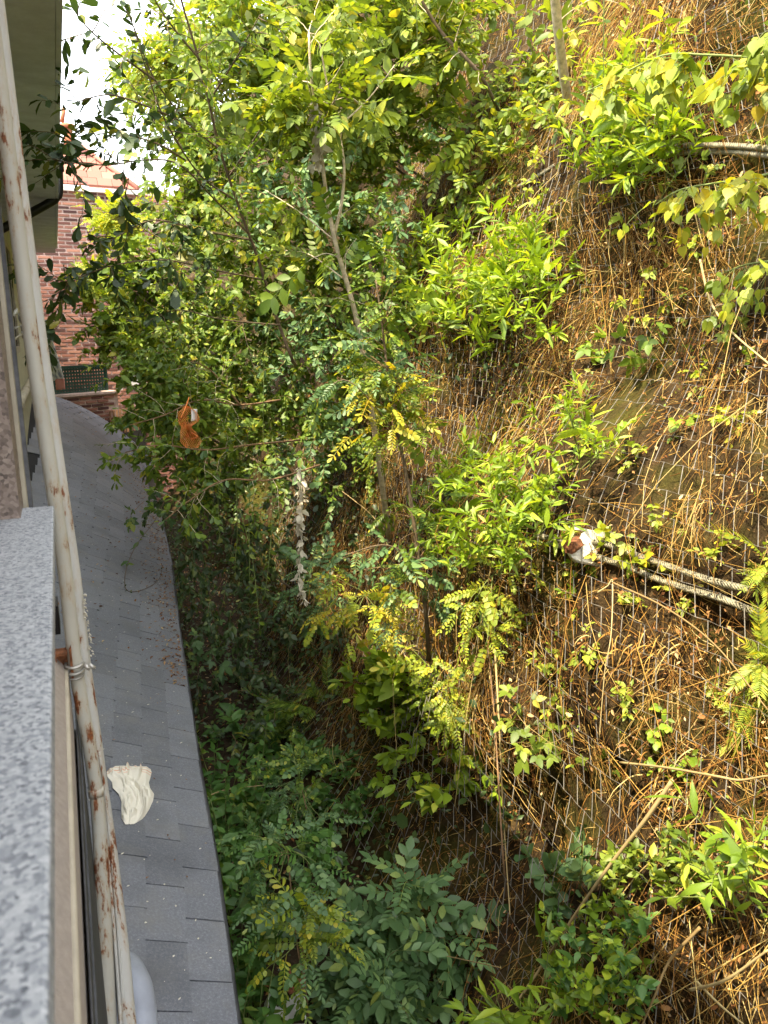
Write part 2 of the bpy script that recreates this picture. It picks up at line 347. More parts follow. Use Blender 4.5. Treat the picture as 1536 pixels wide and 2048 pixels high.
m = MB(); m.add([(EX + 0.03, -2, EZ + .2), (EX + 0.03, 14.3, EZ + .2), (-5, 14.3, EZ + 2.3), (-5, -2, EZ + 2.3), (-9, -2, EZ + 1), (-9, 14.3, EZ + 1), (-5, -2, EZ + .06), (-5, 14.3, EZ + .06)],
              [(0, 1, 2, 3), (3, 2, 5, 4)], ); m.build('roof', M['rooftop'], house, smooth=False)
part('jamb', 'jamb', house, (-0.60, -0.112, 1.905, 2.06, CZ - 0.422, CZ + 1.29))
part('jamb_trim', 'beige', house, (-0.60, -0.102, 2.063, 2.10, CZ - 0.9, CZ + 1.29), bevel=0.004)
part('jamb_flashing', 'greytrim', house, (-0.60, -0.093, 2.103, 2.13, CZ - 0.9, CZ + 1.29))
for (y0, y1, z0, z1) in ((3.5, 4.4, -0.25, 0.95), (6.2, 7.2, -0.25, 0.95), (9.4, 10.4, -0.25, 0.95)):
    f = part('window', 'beige', house, (-0.449, -0.41, y0, y0 + .07, CZ + z0, CZ + z1), (-0.449, -0.41, y1 - .07, y1, CZ + z0, CZ + z1), (-0.449, -0.41, y0 + .072, y1 - .072, CZ + z0, CZ + z0 + .07), (-0.449, -0.41, y0 + .072, y1 - .072, CZ + z1 - .07, CZ + z1))
    part('pane', 'darkin', f, (-0.4485, -0.435, y0 + .073, y1 - .073, CZ + z0 + .073, CZ + z1 - .073))
sill = part('window_sill', 'granite', None, (-0.60, -0.042, 0.12, 2.02, CZ - 0.46, CZ - 0.42), bevel=0.004)
tag(sill, 'pale speckled granite window sill, blurred at its near end', 'window sill')
m = MB()                                   # rendered band under the sill: a rounded shoulder that steps out
prof = [(-0.09, -0.47), (-0.09, -0.80), (-0.075, -0.835), (-0.058, -0.86), (-0.05, -0.90), (-0.048, -2.9)]
ysb = np.linspace(0.1, 2.12, 24)
P = np.array([[(x, y, CZ + z) for x, z in prof] for y in ysb]); m.grid(P, True)
m.build('render_band', M['stucco'], house)
m = MB(); yy = np.linspace(0.1, 2.15, 30)
m.grid(np.array([[(-0.054 + .006 * math.cos(a), y, CZ - 0.872 + .006 * math.sin(a)) for a in np.linspace(-1.0, 2.2, 7)] for y in yy])); m.build('band_edge', M['beige'], house)
part('band_flashing', 'flash', house, (-0.3, -0.036, 0.1, 2.2, CZ - 2.2, CZ - 1.12), (-0.044, -0.040, 0.1, 2.2, CZ - 1.118, CZ - 1.04), bevel=0.003)

# black rainwater pipe crossing the soffit and turning up at the eave
t = empty('black_downpipe', (0.1, 9.0, EZ), 'black plastic rainwater pipe bending down under the dark eave', 'drainpipe')
p0 = at_Y(-60, 494, 9.0); p1 = at_Y(20, 449, 9.0); p2 = at_Y(100, 405, 9.0); p3 = at_Y(118, 385, 9.0); p4 = at_Y(117, 330, 9.0); p5 = at_Y(112, 268, 9.0)
m = MB(); m.tube(smooth_path([p0, p1, p2, p2 * .4 + p3 * .6 + [0, 0, -.01], p3 + [0, 0, .01], p4], 30), 0.043, 12); m.build('pipe', M['black'], t)
m = MB(); m.tube([p4 - [0, 0, .06], p4 + [0, 0, .05]], 0.051, 12); m.tube([p4 + [0, 0, .02], p5], 0.035, 10); m.build('collar', M['black'], t)

# two rusty pipes beside the sill, clamp and bracket
dp = empty('rusty_pipe', (0.0, 2.06, 1.5), 'cream painted standpipe streaked with rust, clamped beside the granite sill', 'pipe')
def vline(pix, Y, extra=0.0): return [at_Y(x, y, Y + extra) for x, y in pix]
ptsA = smooth_path(vline([(-43, -160), (-15, 60), (38, 480), (70, 732), (107, 980), (131, 1150), (151, 1330)], 2.06) + [at_Y(178, 1490, 2.05), at_Y(193, 1590, 2.04), at_Y(201, 1700, 2.02), at_Y(211, 1900, 1.98), at_Y(222, 2130, 1.93)], 60)
m = MB(); m.tube(ptsA, np.interp(np.arange(60), [0, 40, 59], [.0176, .0176, .022]), 20); m.build('pipe', M['pipe'], dp)
m = MB(); j = at_Y(192, 1583, 2.042); m.tube([j + [0, 0, .012], j - [0, 0, .012]], 0.0205, 20); m.build('pipe_joint', M['pipe'], dp)
dq = empty('pale_pipe', (0.05, 2.1, 1.5), 'smooth pale pipe running close behind the rusty clamped one', 'pipe')
ptsB = smooth_path(vline([(-28, -160), (0, 60), (53, 480), (87, 732), (123, 980), (148, 1150), (169, 1330)], 2.085) + [at_Y(192, 1490, 2.08), at_Y(205, 1590, 2.08), at_Y(219, 1700, 2.06), at_Y(242, 1900, 2.0), at_Y(262, 2130, 1.9)], 60)
m = MB(); m.tube(ptsB, np.interp(np.arange(60), [0, 40, 59], [.0165, .0170, .0245]), 20); m.build('pipe', M['pipe2'], dq)
m = MB(); q = 0.5 * ptsA + 0.5 * ptsB + np.array([0.006, -0.018, 0]); m.tube(q[38:], 0.0045, 8); m.tube(q[38:] + [0.009, 0.001, 0], 0.0035, 8); m.build('cable', M['pipe2'], dq)
m = MB(); rng = np.random.default_rng(4)
for k in range(26):                        # lumps of paint on the pale pipe above the clamp
    y = 1188 + 128 * k / 26 + rng.uniform(-3, 3); c = at_Y(166 + (y - 1188) * .13 + rng.uniform(-3, 4), y, 2.066); r = rng.uniform(.0016, .0036)
    a = rng.uniform(0, 6.3, 3); m.tube([c, c + [0.003 * math.cos(a[0]), -.002, .004 * rng.uniform(.3, 1)], c + [.004, -.001, -.003]], [r * .5, r, r * .4], 6)
m.build('paint_lump', M['caulk'], dq, kind='stuff')
cl = empty('pipe_clamp', at_Y(140, 1335, 2.05), 'steel clamp on a rusty bracket holding the streaked pipe to the sill wall', 'clamp')
cA = at_Y(149, 1336, 2.052)
for k, (dz, r) in enumerate(((0.012, .0042), (-0.006, .0048), (-0.02, .003))):
    m = MB(); a = np.linspace(0, 2 * math.pi, 26); m.tube(np.stack([cA[0] + .0215 * np.cos(a), cA[1] + .0215 * np.sin(a), cA[2] + dz + .003 * np.sin(a)], -1), r, 6); m.build('ring', M['steel'], cl)
m = MB()
for dx in (.024, .036):
    m.tube([cA + [dx, -.02, .012], cA + [dx + .014, -.024, .0]], .0055, 8)
m.build('bolt', M['steel'], cl)
m = MB(); b0 = at_Y(108, 1300, 2.06); m.obox(b0 + [-.03, 0, -.05], (.068, 0, 0), (0, .006, 0), (0, 0, .05)); m.obox(b0 + [-.03, -.03, -.008], (.062, 0, 0), (0, .031, 0), (0, 0, .007)); m.obox(b0 + [.036, -.026, -.085], (.006, 0, .012), (0, .03, 0), (0, 0, .088)); m.obox(b0 + [-.002, -.03, -.088], (.007, 0, .004), (0, .012, 0), (0, 0, .078))
m.build('bracket', M['rust'], cl, smooth=False)
# small black block behind the pipe
t = part('black_block', 'black', None, (-0.16, -0.06, 2.135, 2.22, CZ - 0.80, CZ - 0.72)); tag(t, 'small black block showing between sill edge and pipe', 'bracket')
# grey elbow on the roof
t = empty('plastic_elbow', at_Y(285, 1990, 2.45), 'rounded grey plastic elbow lying on the shingles behind the pipes', 'pipe elbow')
e0 = at_z(248, 1935, 1.52); e1 = at_z(272, 1975, 1.56); e2 = at_z(282, 2040, 1.50); e3 = at_z(284, 2150, 1.44)
m = MB(); m.tube(smooth_path([e0 - [0.02, 0.05, .06], e0, e1, e2, e3], 20), [.03] * 3 + [.052] * 17, 18); m.build('elbow', M['greyplastic'], t)
m = MB(); m.tube([e1 * .8 + e2 * .2, e1 * .68 + e2 * .32], .056, 18); m.build('ring', M['black'], t)
# cream pipe along the foot of the wall
t = empty('cream_pipe', (-0.7, 8, 2.3), 'cream pipe running along the foot of the house wall above the shingles', 'pipe')
a = at_X(66, 752, -0.40); b = at_X(36, 815, -0.40); d = b - a; m = MB(); m.tube([a - d * .8, a, b, b + d], .045, 12); m.build('pipe', M['beige'], t)
for k in (0.1, 0.55, 0.95):
    m = MB(); m.tube([a + d * k, a + d * (k + .03)], .052, 12); m.build('joint', M['beige'], t)

# clothes line bracket and washing
t = empty('clothesline_bracket', at_X(36, 650, -0.36), 'cream clothes line bracket with white pulleys on the house wall', 'clothesline')
a = at_X(18, 690, -0.44); b = at_X(45, 668, -0.36)
m = MB(); m.tube([a, a * .4 + b * .6 + [0, 0, .01], b], .012, 8); m.tube([b - [0, 0, .05], b + [0, 0, .10]], .012, 8); m.build('arm', M['beige'], t)
for (x, y, x2, y2) in ((28, 630, 34, 618), (38, 628, 42, 645), (43, 650, 44, 656), (44, 664, 46, 668)):
    m = MB(); m.tube([at_X(x, y, -.36), at_X((x + x2) / 2, (y + y2) / 2, -.36), at_X(x2, y2, -.36)], [.012, .02, .01], 8); m.build('pulley', M['white'], t)
m = MB()
for k in range(3): m.tube([at_X(14, 652 + 3 * k, -.44), at_X(30, 654 + 2 * k, -.40), at_X(43, 652 - k, -.36)], .003, 5)
m.build('line', M['white'], t)
t = empty('peg_bunch', at_X(24, 708, -.34), 'bunch of white clothes pegs hanging by the cream wall', 'clothes pegs')
for k in range(5):
    m = MB(); c = at_X(20 + k * 2.4, 705 + (k % 3) * 4, -.34); m.tube([c, c + [0, 0, .035]], .01, 6); m.build('clothes_peg', M['white'], t)
t = NT('washing_print'); v = t.coord(); n = t.noise(v, 26, 4); M['wash'] = t.pbr(t.ramp(n, [(0.40, (0.25, 0.28, 0.40)), (0.52, (0.72, 0.72, 0.74)), (1.0, (0.8, 0.8, 0.8))]), 0.9)
M['pink'] = plain('pink_cloth', (0.62, 0.26, 0.24), 0.9, 0.1)
t = empty('washing', at_Y(100, 700, 6.0), 'white patterned washing with a pink hem hanging beside the eave wall', 'washing')
u = np.linspace(0, 1, 16); w = np.linspace(0, 1, 24); U, Wv = np.meshgrid(u, w, indexing='ij')
tl, tr = at_Y(82, 640, 6.0), at_Y(93, 640, 5.5); blp, brp = at_Y(103, 762, 6.0), at_Y(121, 757, 5.6)
P = (tl[None, None] * (1 - U[..., None]) + tr * U[..., None]) * (1 - Wv[..., None]) + (blp * (1 - U[..., None]) + brp * U[..., None]) * Wv[..., None]
P[..., 0] += .02 * np.sin(U * 19 + Wv * 2) * Wv; P[..., 1] += .02 * np.cos(U * 15)
m = MB(); m.grid(P); o = m.build('cloth', M['wash'], t); o.modifiers.new('thick', 'SOLIDIFY').thickness = .004
P2 = P[8:, -1:, :] + np.array([0, 0, 1.0]) * np.linspace(0.0, -.07, 5)[None, :, None] + [0.002, -.004, 0]
m = MB(); m.grid(P2); o = m.build('hem', M['pink'], t); o.modifiers.new('thick', 'SOLIDIFY').thickness = .004

# ------------------------------------------------------------------ lean-to roof of bitumen shingles
ev = [at_z(x, y, CZ - 2.4) for x, y in ((512, 2330), (470, 2048), (430, 1730), (395, 1530), (370, 1350), (355, 1250), (342, 1130), (327, 1060), (311, 1000), (287, 950))]
ev = np.array([ev[0] + (ev[0] - ev[1]) * 1.2] + ev + [(1.50, 14.9, CZ - 2.4)]); ev = ev[np.argsort(ev[:, 1])]
def eave_X(Y): return np.interp(Y, ev[:, 1], ev[:, 0])
WX = -0.46
def roof_pt(u, Y):                         # u: 0 at the eave, 1 at the wall
    w = eave_X(Y) - WX; k = sstep(6.5, 14.5, Y)
    z = CZ - 2.4 + (1 - k) * 0.50 * w * u + k * 1.32 * (1 - (1 - u) ** 1.75)
    z = z + 0.012 * vnoise(u * w / .6, Y / .8, 31) * 2
    return np.stack([eave_X(Y) - w * u, Y + 0 * u, z], -1)
leanto = empty('shingle_roof', (0.3, 6, 1.5), 'low roof of dark grey bitumen shingles curving away along the house', 'roof')
yy = np.linspace(0.4, 14.95, 60); uu = np.linspace(0.0, 1, 14); UU, YY = np.meshgrid(uu, yy, indexing='ij')
P = roof_pt(UU, YY); P[..., 2] -= 0.014
m = MB(); m.grid(P, True); m.build('roof_deck', M['deck'], leanto)
m = MB(); e = roof_pt(np.zeros_like(yy), yy); o_ = np.array([.022, 0, -.004]); Q = np.stack([e + o_, e + o_ - [0, 0, .05], e + [-.01, 0, -.06]], 1); m.grid(Q, True); m.build('eave_strip', M['eave_edge'], leanto)
m = MB(); ww = np.stack([e + [-.16, 0, -.03], e * [1, 1, 0] + [-.16, 0, -.2]], 1); m.grid(ww, True); m.build('wall', M['stucco'], leanto)
endc = roof_pt(np.linspace(0, 1, 20), np.full(20, 14.95)); m = MB(); m.grid(np.stack([endc - [0, 0, .02], endc * [1, 1, 0]], 1)); m.build('end_wall', M['stucco'], leanto)
tabs = []; TAB, EXPO = 0.325, 0.148
rng = np.random.default_rng(11)
for c in range(15):
    y = 0.5 + (c % 2) * TAB * .5 + rng.uniform(-.02, .02)
    while y < 14.9:
        y2 = min(y + TAB, 14.94); w = float(eave_X(y) - WX); u0, u1 = c * EXPO / w - .006, (c + 1) * EXPO / w + 0.012
        if u1 < 1.0: tabs.append((c, y, y2, max(u0, -.012), u1))
        y += TAB
def tab_geo(c, y0, y1, u0, u1):
    g = 0.0042; a = roof_pt(np.array([u0, u0, u1, u1]), np.array([y0 + g, y1 - g, y1 - g, y0 + g]))
    lift = np.array([.0085, .0085 + rng.uniform(0, .004), 0.0005, 0.0005]) + rng.uniform(0, .0015)
    mid = roof_pt(np.array([u0, u1]), np.array([(y0 + y1) / 2] * 2)); midl = mid + [[0, 0, .0088 + rng.uniform(0, .003)], [0, 0, .0005]]
    t_ = a + np.stack([0 * lift, 0 * lift, lift], -1); b_ = t_ - [0, 0, .006]; mb_ = midl - [0, 0, .006]
    v = np.concatenate([t_, midl, b_, mb_])   # 0..3 top, 4 5 top mid (eave, back), 6..9 bottom, 10 11
    return v, [(0, 4, 5, 3), (4, 1, 2, 5), (0, 6, 10, 4), (4, 10, 7, 1), (0, 3, 9, 6), (1, 7, 8, 2)]
def in_view(p, mrg=0):
    x, y, zc = proj(p); return zc > .1 and -mrg < x < 1536 + mrg and -mrg < y < 2048 + mrg, x, y, zc
sc_ = []
for i, tb in enumerate(tabs):
    p = roof_pt(np.array([(tb[3] + tb[4]) / 2]), np.array([(tb[1] + tb[2]) / 2]))[0]; ok, x, y, zc = in_view(p, 60)
    left = 95 + (y - 900) * .14
    sc_.append((zc if ok and x > left else 50 + zc, i))
near = set(i for _, i in sorted(sc_)[:300])
rest = MB()
for i, tb in enumerate(tabs):
    tb = tb if tb[0] else (tb[0], tb[1], tb[2], tb[3] + rng.uniform(-.006, .006), tb[4]); v, f = tab_geo(*tb)
    if i in near:
        m = MB(); m.add(v, f); m.build('shingle', M['shingle'], leanto, smooth=False)
    else: rest.add(v, f)
rest.build('shingles', M['shingle'], leanto, smooth=False, kind='stuff')

def roof_hit(x, y):
    d = ray(x, y); r = np.arange(1, 30, .004); p = C0 + d * r[:, None]; w = eave_X(p[:, 1]) - WX; u = np.clip((eave_X(p[:, 1]) - p[:, 0]) / w, 0, 1)
    k = int(np.argmax(p[:, 2] < roof_pt(u, p[:, 1])[:, 2])); return p[k]
# debris along the eave and pale flecks
m = MB(); rng = np.random.default_rng(12)
def leaf_bits(m, p, n, s, rng):
    a = rng.normal(size=3); a[2] *= .2; a /= np.linalg.norm(a); b = np.cross([0, 0, 1], a); b /= np.linalg.norm(b)
    m.add([p + a * s, p + b * s * .4 + [0, 0, s * .25], p - a * s, p - b * s * .4 + [0, 0, s * .2]], [(0, 1, 2), (0, 2, 3)])
for k in range(1500):
    y = rng.uniform(5.0, 14.5); u = abs(rng.normal(0, .10)) if rng.random() < .8 else rng.uniform(0, .9); p = roof_pt(np.array([min(u, .95)]), np.array([y]))[0] + [0, 0, .012]; leaf_bits(m, p, 1, rng.uniform(.008, .022), rng)
for k in range(60):
    y = rng.uniform(2.5, 8); u = rng.uniform(0, .8); p = roof_pt(np.array([u]), np.array([y]))[0] + [0, 0, .012]; leaf_bits(m, p, 1, rng.uniform(.004, .010), rng)
tag(m.build('leaf_litter', M['litter'], None), 'dead brown leaves caught along the eave of the shingle roof', 'dead leaves', kind='stuff')
m = MB()
for k in range(420):
    y = rng.uniform(2.0, 10); u = rng.uniform(0.02, .9); p = roof_pt(np.array([u]), np.array([y]))[0] + [0, 0, .0095]; s = rng.uniform(.0015, .005); a = rng.uniform(0, 6.3); e1_ = np.array([math.cos(a), math.sin(a), 0]) * s * rng.uniform(1, 2.6); e2_ = np.array([-math.sin(a), math.cos(a), 0]) * s
    m.add([p + e1_, p + e2_ + [0, 0, .001], p - e1_, p - e2_ + [0, 0, .001]], [(0, 1, 2, 3)])
tag(m.build('chalk_flecks', M['caulk'], None), 'pale flecks and droppings scattered over the grey shingles', 'flecks', kind='stuff')

# white cloth crumpled on the shingles
t = NT('cloth_white'); tx = t.n('UVMap'); sp = t.n('SeparateXYZ'); t.l(tx.outputs[0], sp.inputs[0])
wv = t.ramp(sp.outputs[1], [(0.0, (0.74, 0.70, 0.60)), (0.735, (0.74, 0.70, 0.60)), (0.745, (0.70, 0.50, 0.38)), (0.755, (0.70, 0.50, 0.38)), (0.762, (0.74, 0.70, 0.60)), (0.785, (0.74, 0.70, 0.60)), (0.795, (0.66, 0.34, 0.22)), (0.805, (0.66, 0.34, 0.22)), (0.812, (0.74, 0.70, 0.60)), (0.86, (0.74, 0.70, 0.60)), (0.87, (0.68, 0.44, 0.32)), (0.885, (0.74, 0.70, 0.60))])
M['cloth'] = t.pbr(wv, 0.95, t.noise(t.coord(), 300), .001, .3)
n = 110; U, V = np.meshgrid(np.linspace(0, 1, n), np.linspace(0, 1, n), indexing='ij')
rows = [(1648, 252, 268), (1638, 245, 286), (1622, 244, 298), (1606, 244, 306), (1592, 238, 309), (1580, 226, 301), (1568, 224, 299), (1556, 214, 303), (1546, 213, 306), (1538, 222, 304), (1533, 240, 290)]   # picture rows: y, x from, x to
ry = np.array([r[0] for r in rows], float); yv = np.interp(V, np.linspace(0, 1, len(rows)), ry); x0 = np.interp(-yv, -ry, [r[1] for r in rows]); x1 = np.interp(-yv, -ry, [r[2] for r in rows])
xv = x0 + (x1 - x0) * (U + .03 * np.sin(V * 14) * (1 - U) * U * 4)
c0 = roof_hit(265, 1590); bas = [roof_hit(225, 1590), roof_hit(305, 1590), roof_hit(265, 1540), roof_hit(265, 1640)]
ex = (bas[1] - bas[0]) / 80; ey = (bas[3] - bas[2]) / 100
P = c0 + (xv - 265)[..., None] * ex + (yv - 1590)[..., None] * ey
edge = np.minimum(np.minimum(U, 1 - U), np.minimum(V, 1 - V)); amp = sstep(0, .12, edge)
wx = U * 5 + .8 * vnoise(U * 4, V * 4, 41) * 3; wy = V * 5 + .8 * vnoise(U * 4, V * 4, 43) * 3
fold = np.abs(vnoise(wx * 1.3, wy * .5, 42)) * 2.2 + .7 * np.abs(vnoise(wx * .9 + wy * 1.3, wy * .9 - wx * .8, 44)) * 2 + .6 * np.abs(vnoise(wx * 2.6, wy * 2, 48)) * 2
P[..., 2] += .010 + .004 * vnoise(U * 9, V * 9, 47) + amp * (.012 + .048 * (0.85 - fold).clip(0, 1) ** 1.3)
m = MB(); m.grid(P, True); o = m.build('cloth', M['cloth'], None); tag(o, 'crumpled white cloth with a faint orange stripe dropped on the shingles', 'cloth')
uv = o.data.uv_layers.new(name='uv'); vi = np.zeros(len(o.data.loops), int); o.data.loops.foreach_get('vertex_index', vi)
uv.data.foreach_set('uv', np.stack([U.ravel()[vi], (V + .02 * np.sin(U * 7)).ravel()[vi]], -1).astype(np.float32).ravel())
o.modifiers.new('thick', 'SOLIDIFY').thickness = -.002

# ------------------------------------------------------------------ the brick house beyond
BY = 17.0
bh = empty('brick_house', (0.6, BY + 2, 0), 'red brick house with a red tiled roof beyond the end of the lean-to', 'house')
def bx(x): return at_Y(x, 560, BY)[0]
def bz(y): return at_Y(200, y, BY)[2]
X0, X1, ZT = -3.0, bx(345), bz(377)
part('wall', 'mortar', bh, (X0, X1, BY, BY + 6, 0, ZT))
bm = [MB() for _ in range(3)]
rng = np.random.default_rng(21); bl, bht, gap = 0.240, 0.046, 0.026
cand = []
for rw in range(int(ZT / (bht + gap))):
    x = X0 + .15 + (rw % 2) * .13
    while x < X1 - .1:
        l_ = min(bl, X1 - x); cand.append((x, l_, rw * (bht + gap) + .02)); x += bl + gap
def bscore(b):
    x, y, zc = proj((b[0] + b[1] / 2, BY, b[2])); return 0 if (108 < x < 236 and 380 < y < 735) else 1
inv = [b for b in cand if bscore(b) == 0]; out = [b for b in cand if bscore(b) == 1]
rng.shuffle(inv); inv = [tuple(b) for b in inv]; out += inv[300:]; inv = inv[:300]
proto = []
for k in range(3):
    m = MB(); m.box(0, bl, -.012 - .004 * k, .02, 0, bht - .002 * k); proto.append(m.mesh('brick', M['brick'], smooth=False))
for k, (x, l_, z) in enumerate(inv):
    o = bpy.data.objects.new('brick', proto[k % 3]); COL.objects.link(o); o.parent = bh; o.location = np.array([x, BY, z]) - np.array(bh.location); o.scale = (l_ / bl, 1, 1)
m = MB()
for (x, l_, z) in out: m.box(x, x + l_, BY - .014, BY + .02, z, z + bht)
m.build('bricks', M['brick'], bh, smooth=False, kind='stuff')
# hipped tiled roof: two flights of tiles with a white gutter between
rz0, rz1 = ZT + .02, bz(262)
ang = math.atan2(rz1 - rz0, 1.5)
tm = MB(); tm.box(0, .265, -.01, .02, 0, .30); tmesh = tm.mesh('roof_tile', M['tile'], smooth=False)
roofp = MB(); roofp.add([(X0, BY - .06, rz0), (bx(288), BY - .06, rz0), (bx(186), BY + 1.5, rz1), (X0, BY + 1.5, rz1), (bx(288) + .3, BY + 6, rz0), (bx(186), BY + 4.5, rz1)], [(0, 1, 2, 3), (1, 4, 5, 2)])
rp = roofp.build('roof', M['tile'], bh, smooth=False)
nr = int(math.hypot(rz1 - rz0, 1.5) / .27)
for r_ in range(nr):
    f = r_ / nr; zz = rz0 + (rz1 - rz0) * f; yq = BY - .085 + 1.56 * f; xe = bx(288) + (bx(186) - bx(288)) * (f + 1 / nr) - .04; x = xe - .272
    while x > bx(96):
        o = bpy.data.objects.new('tile', tmesh); COL.objects.link(o); o.parent = rp; o.rotation_euler = (-(R(90) - ang) + rng.uniform(-.02, .02), rng.uniform(-.01, .01), 0)
        o.location = np.array([x, yq, zz + .02]) - np.array(bh.location); x -= .272
m = MB(); m.tube([(bx(288), BY - .09, rz0 + .02), (bx(186), BY + 1.47, rz1 + .03)], .05, 8); m.build('hip_ridge', M['tile'], bh)
part('gutter', 'white', bh, (X0, bx(170), BY - .16, BY - .09, bz(330), bz(322)), (X0, bx(300), BY - .2, BY - .1, ZT - .10, ZT - .02))
m = MB(); c = at_Y(136, 262, BY + 1); m.tube([c - [0, 0, .4], c + [0, 0, .05]], .09, 10); m.tube([c + [0, 0, .05], c + [0, 0, .12]], .14, 10); m.tube([at_Y(128, 216, BY + 1), at_Y(124, 245, BY + 1)], .04, 6); m.build('chimney', M['terracotta'], bh)
# ground floor terrace in front of it, with the green lattice
tw = empty('terrace_wall', (0.6, 15.6, 0), 'red brick terrace wall below the green lattice screen', 'wall')
ta, tb_ = at_Y(92, 800, 15.3), at_Y(236, 800, 16.2); tz = at_Y(160, 793, 15.6)[2]; dirv = (tb_ - ta) * [1, 1, 0]; Lw = np.linalg.norm(dirv); dirv /= Lw; nrm = np.array([dirv[1], -dirv[0], 0])
m = MB(); o0 = np.array([ta[0], ta[1], 0]); m.obox(o0, dirv * Lw, -nrm * .25, (0, 0, tz)); m.build('wall', M['mortar'], tw, smooth=False)
rw = 0; bmesh2 = proto[0]; zrow = tz - .075; cnt = 0
rotz = math.atan2(dirv[1], dirv[0])
while zrow > .3:
    s_ = -.1 + (rw % 2) * .13
    while s_ < Lw - .26:
        p = o0 + dirv * max(s_, 0) + np.array([0, 0, zrow])
        if cnt < 290:
            o = bpy.data.objects.new('brick', proto[(rw + cnt) % 3]); COL.objects.link(o); o.parent = tw; o.location = p - np.array(tw.location); o.rotation_euler = (0, 0, rotz); cnt += 1
        s_ += bl + gap
    zrow -= bht + gap; rw += 1
m = MB(); m.obox(o0 + nrm * .04 + [0, 0, tz + .003], dirv * (Lw + .02), -nrm * .34, (0, 0, .045)); m.build('coping', M['mortar'], tw, smooth=False)
part('pillar', 'white', tw, (tb_[0] - .02, tb_[0] + .10, tb_[1] - .1, tb_[1] + .02, tz + .06, tz + .16))
ls = empty('lattice_screen', (0.5, 15.6, tz), 'dark green lattice screen standing on the brick terrace wall', 'screen')
h0, h1 = tz + .06, at_Y(160, 733, 15.6)[2]; o1 = o0 - nrm * .08; Ll = Lw * .88
m = MB(); m.obox(o1 + [0, 0, h1 - .04], dirv * Ll, -nrm * .05, (0, 0, .05)); m.obox(o1 + [0, 0, h0], dirv * Ll, -nrm * .05, (0, 0, .03)); m.obox(o1 + dirv * Ll + [0, 0, h0], dirv * .05, -nrm * .05, (0, 0, h1 - h0)); m.build('frame', M['green'], ls, smooth=False)
m = MB(); k = 0.0
while k < Ll: m.obox(o1 + dirv * k - nrm * .02 + [0, 0, h0 + .03], dirv * .038, -nrm * .006, (0, 0, h1 - h0 - .07)); k += .062
z = h0 + .04
while z < h1 - .05: m.obox(o1 - nrm * .012 + [0, 0, z], dirv * Ll, -nrm * .006, (0, 0, .038)); z += .062
m.build('slats', M['green'], ls, smooth=False, kind='stuff')
part('dark_doorway', 'darkin', bh, (bx(222), bx(268), BY - .03, BY - .004, 0.2, bz(850)))  # flat slab, the shade of an open doorway put into its colour
part('window', 'white', bh, (bx(232), bx(262), BY - .05, BY - .004, bz(772), bz(740)))
fn = empty('picket_fence', (at_Y(255, 830, 16.0)), 'short weathered wooden picket fence at the far end of the ditch', 'fence')
for k in range(9):
    x = 222 + k * 6.5; m = MB(); a = at_Y(x, 846 - k * 1.5, 16.0); b = at_Y(x, 822 - k * 1.2, 16.0); m.box(a[0] - .02, a[0] + .02, 15.98, 16.005, a[2] - .25, b[2]); m.build('picket', M['wood'], fn, smooth=False)
m = MB(); a = at_Y(218, 838, 16); b = at_Y(280, 826, 16); m.tube([a + [0, .03, 0], b + [0, .03, 0]], .015, 4); m.tube([a + [0, .03, -.2], b + [0, .03, -.2]], .015, 4); m.build('rail', M['wood'], fn)

# ------------------------------------------------------------------ rockfall netting on the bank
net = MB(); cw, ch, tw_ = 0.066, 0.23, 0.12
rng = np.random.default_rng(31)
def on_hill(Y, z, off): X = hill_X(Y, z); return np.stack([X, Y, z], -1) + hill_n(Y, z) * np.asarray(off)[..., None]
rowsN = int(8.2 / (ch / 2)); colsN = int(12.2 / cw)
segs = []
def sag(Y, z): return 0.035 + 0.10 * np.maximum(vnoise(Y / .8, z / .9, 51), -.1) + .03 * vnoise(Y / .3, z / .3, 52)
for r_ in range(rowsN):
    for c_ in range(colsN):
        if (r_ + c_) % 2: continue
        z = .15 + r_ * ch / 2; y = -2.4 + c_ * cw + .40 * z
        if not .8 < y < 9.6: continue
        k_ = .2 * tw_; segs.append(((y - k_, z - tw_ / 2), (y + k_, z + tw_ / 2), 1))
        for sg in (1, -1): segs.append(((y + k_, z + tw_ / 2), (y + sg * cw + .2 * ch - k_, z + ch / 2 - tw_ / 2), 0))
A = np.array([s_[0] for s_ in segs]); B = np.array([s_[1] for s_ in segs]); K = np.array([s_[2] for s_ in segs])
def jig(Q): return Q + .007 * np.stack([vnoise(Q[:, 0] * 9, Q[:, 1] * 9, 55), vnoise(Q[:, 0] * 9, Q[:, 1] * 9, 56)], -1) * 2
A2, B2 = jig(A), jig(B)
def net_pt(Q):
    p = np.stack([hill_X(Q[:, 0], Q[:, 1], 0.0) - 1.1 * sag(Q[:, 0], Q[:, 1]) - .02, Q[:, 0], Q[:, 1]], -1); p[:, 0] -= .33 * hollow(Q[:, 0], Q[:, 1]); return p
PA, PB = net_pt(A2), net_pt(B2)
def prisms(mb, PA, PB, ra, rb):            # one three-sided wire for each pair of points
    d = PB - PA; d /= np.linalg.norm(d, axis=1, keepdims=True) + 1e-9; u = np.cross(d, [.3, .8, .5]); u /= np.linalg.norm(u, axis=1, keepdims=True) + 1e-9; w = np.cross(d, u); n = len(PA)
    ring = [np.cos(a) * u + np.sin(a) * w for a in (0, 2.094, 4.189)]
    v = np.stack([PA + q * ra[:, None] for q in ring] + [PB + q * rb[:, None] for q in ring], 1).reshape(-1, 3); i = np.arange(n)[:, None] * 6
    mb.add(v, np.concatenate([i + [[0, 1, 4, 3]], i + [[1, 2, 5, 4]], i + [[2, 0, 3, 5]]]))
rr = np.where(K == 1, .0023, .0013); prisms(net, PA, PB, rr, rr)
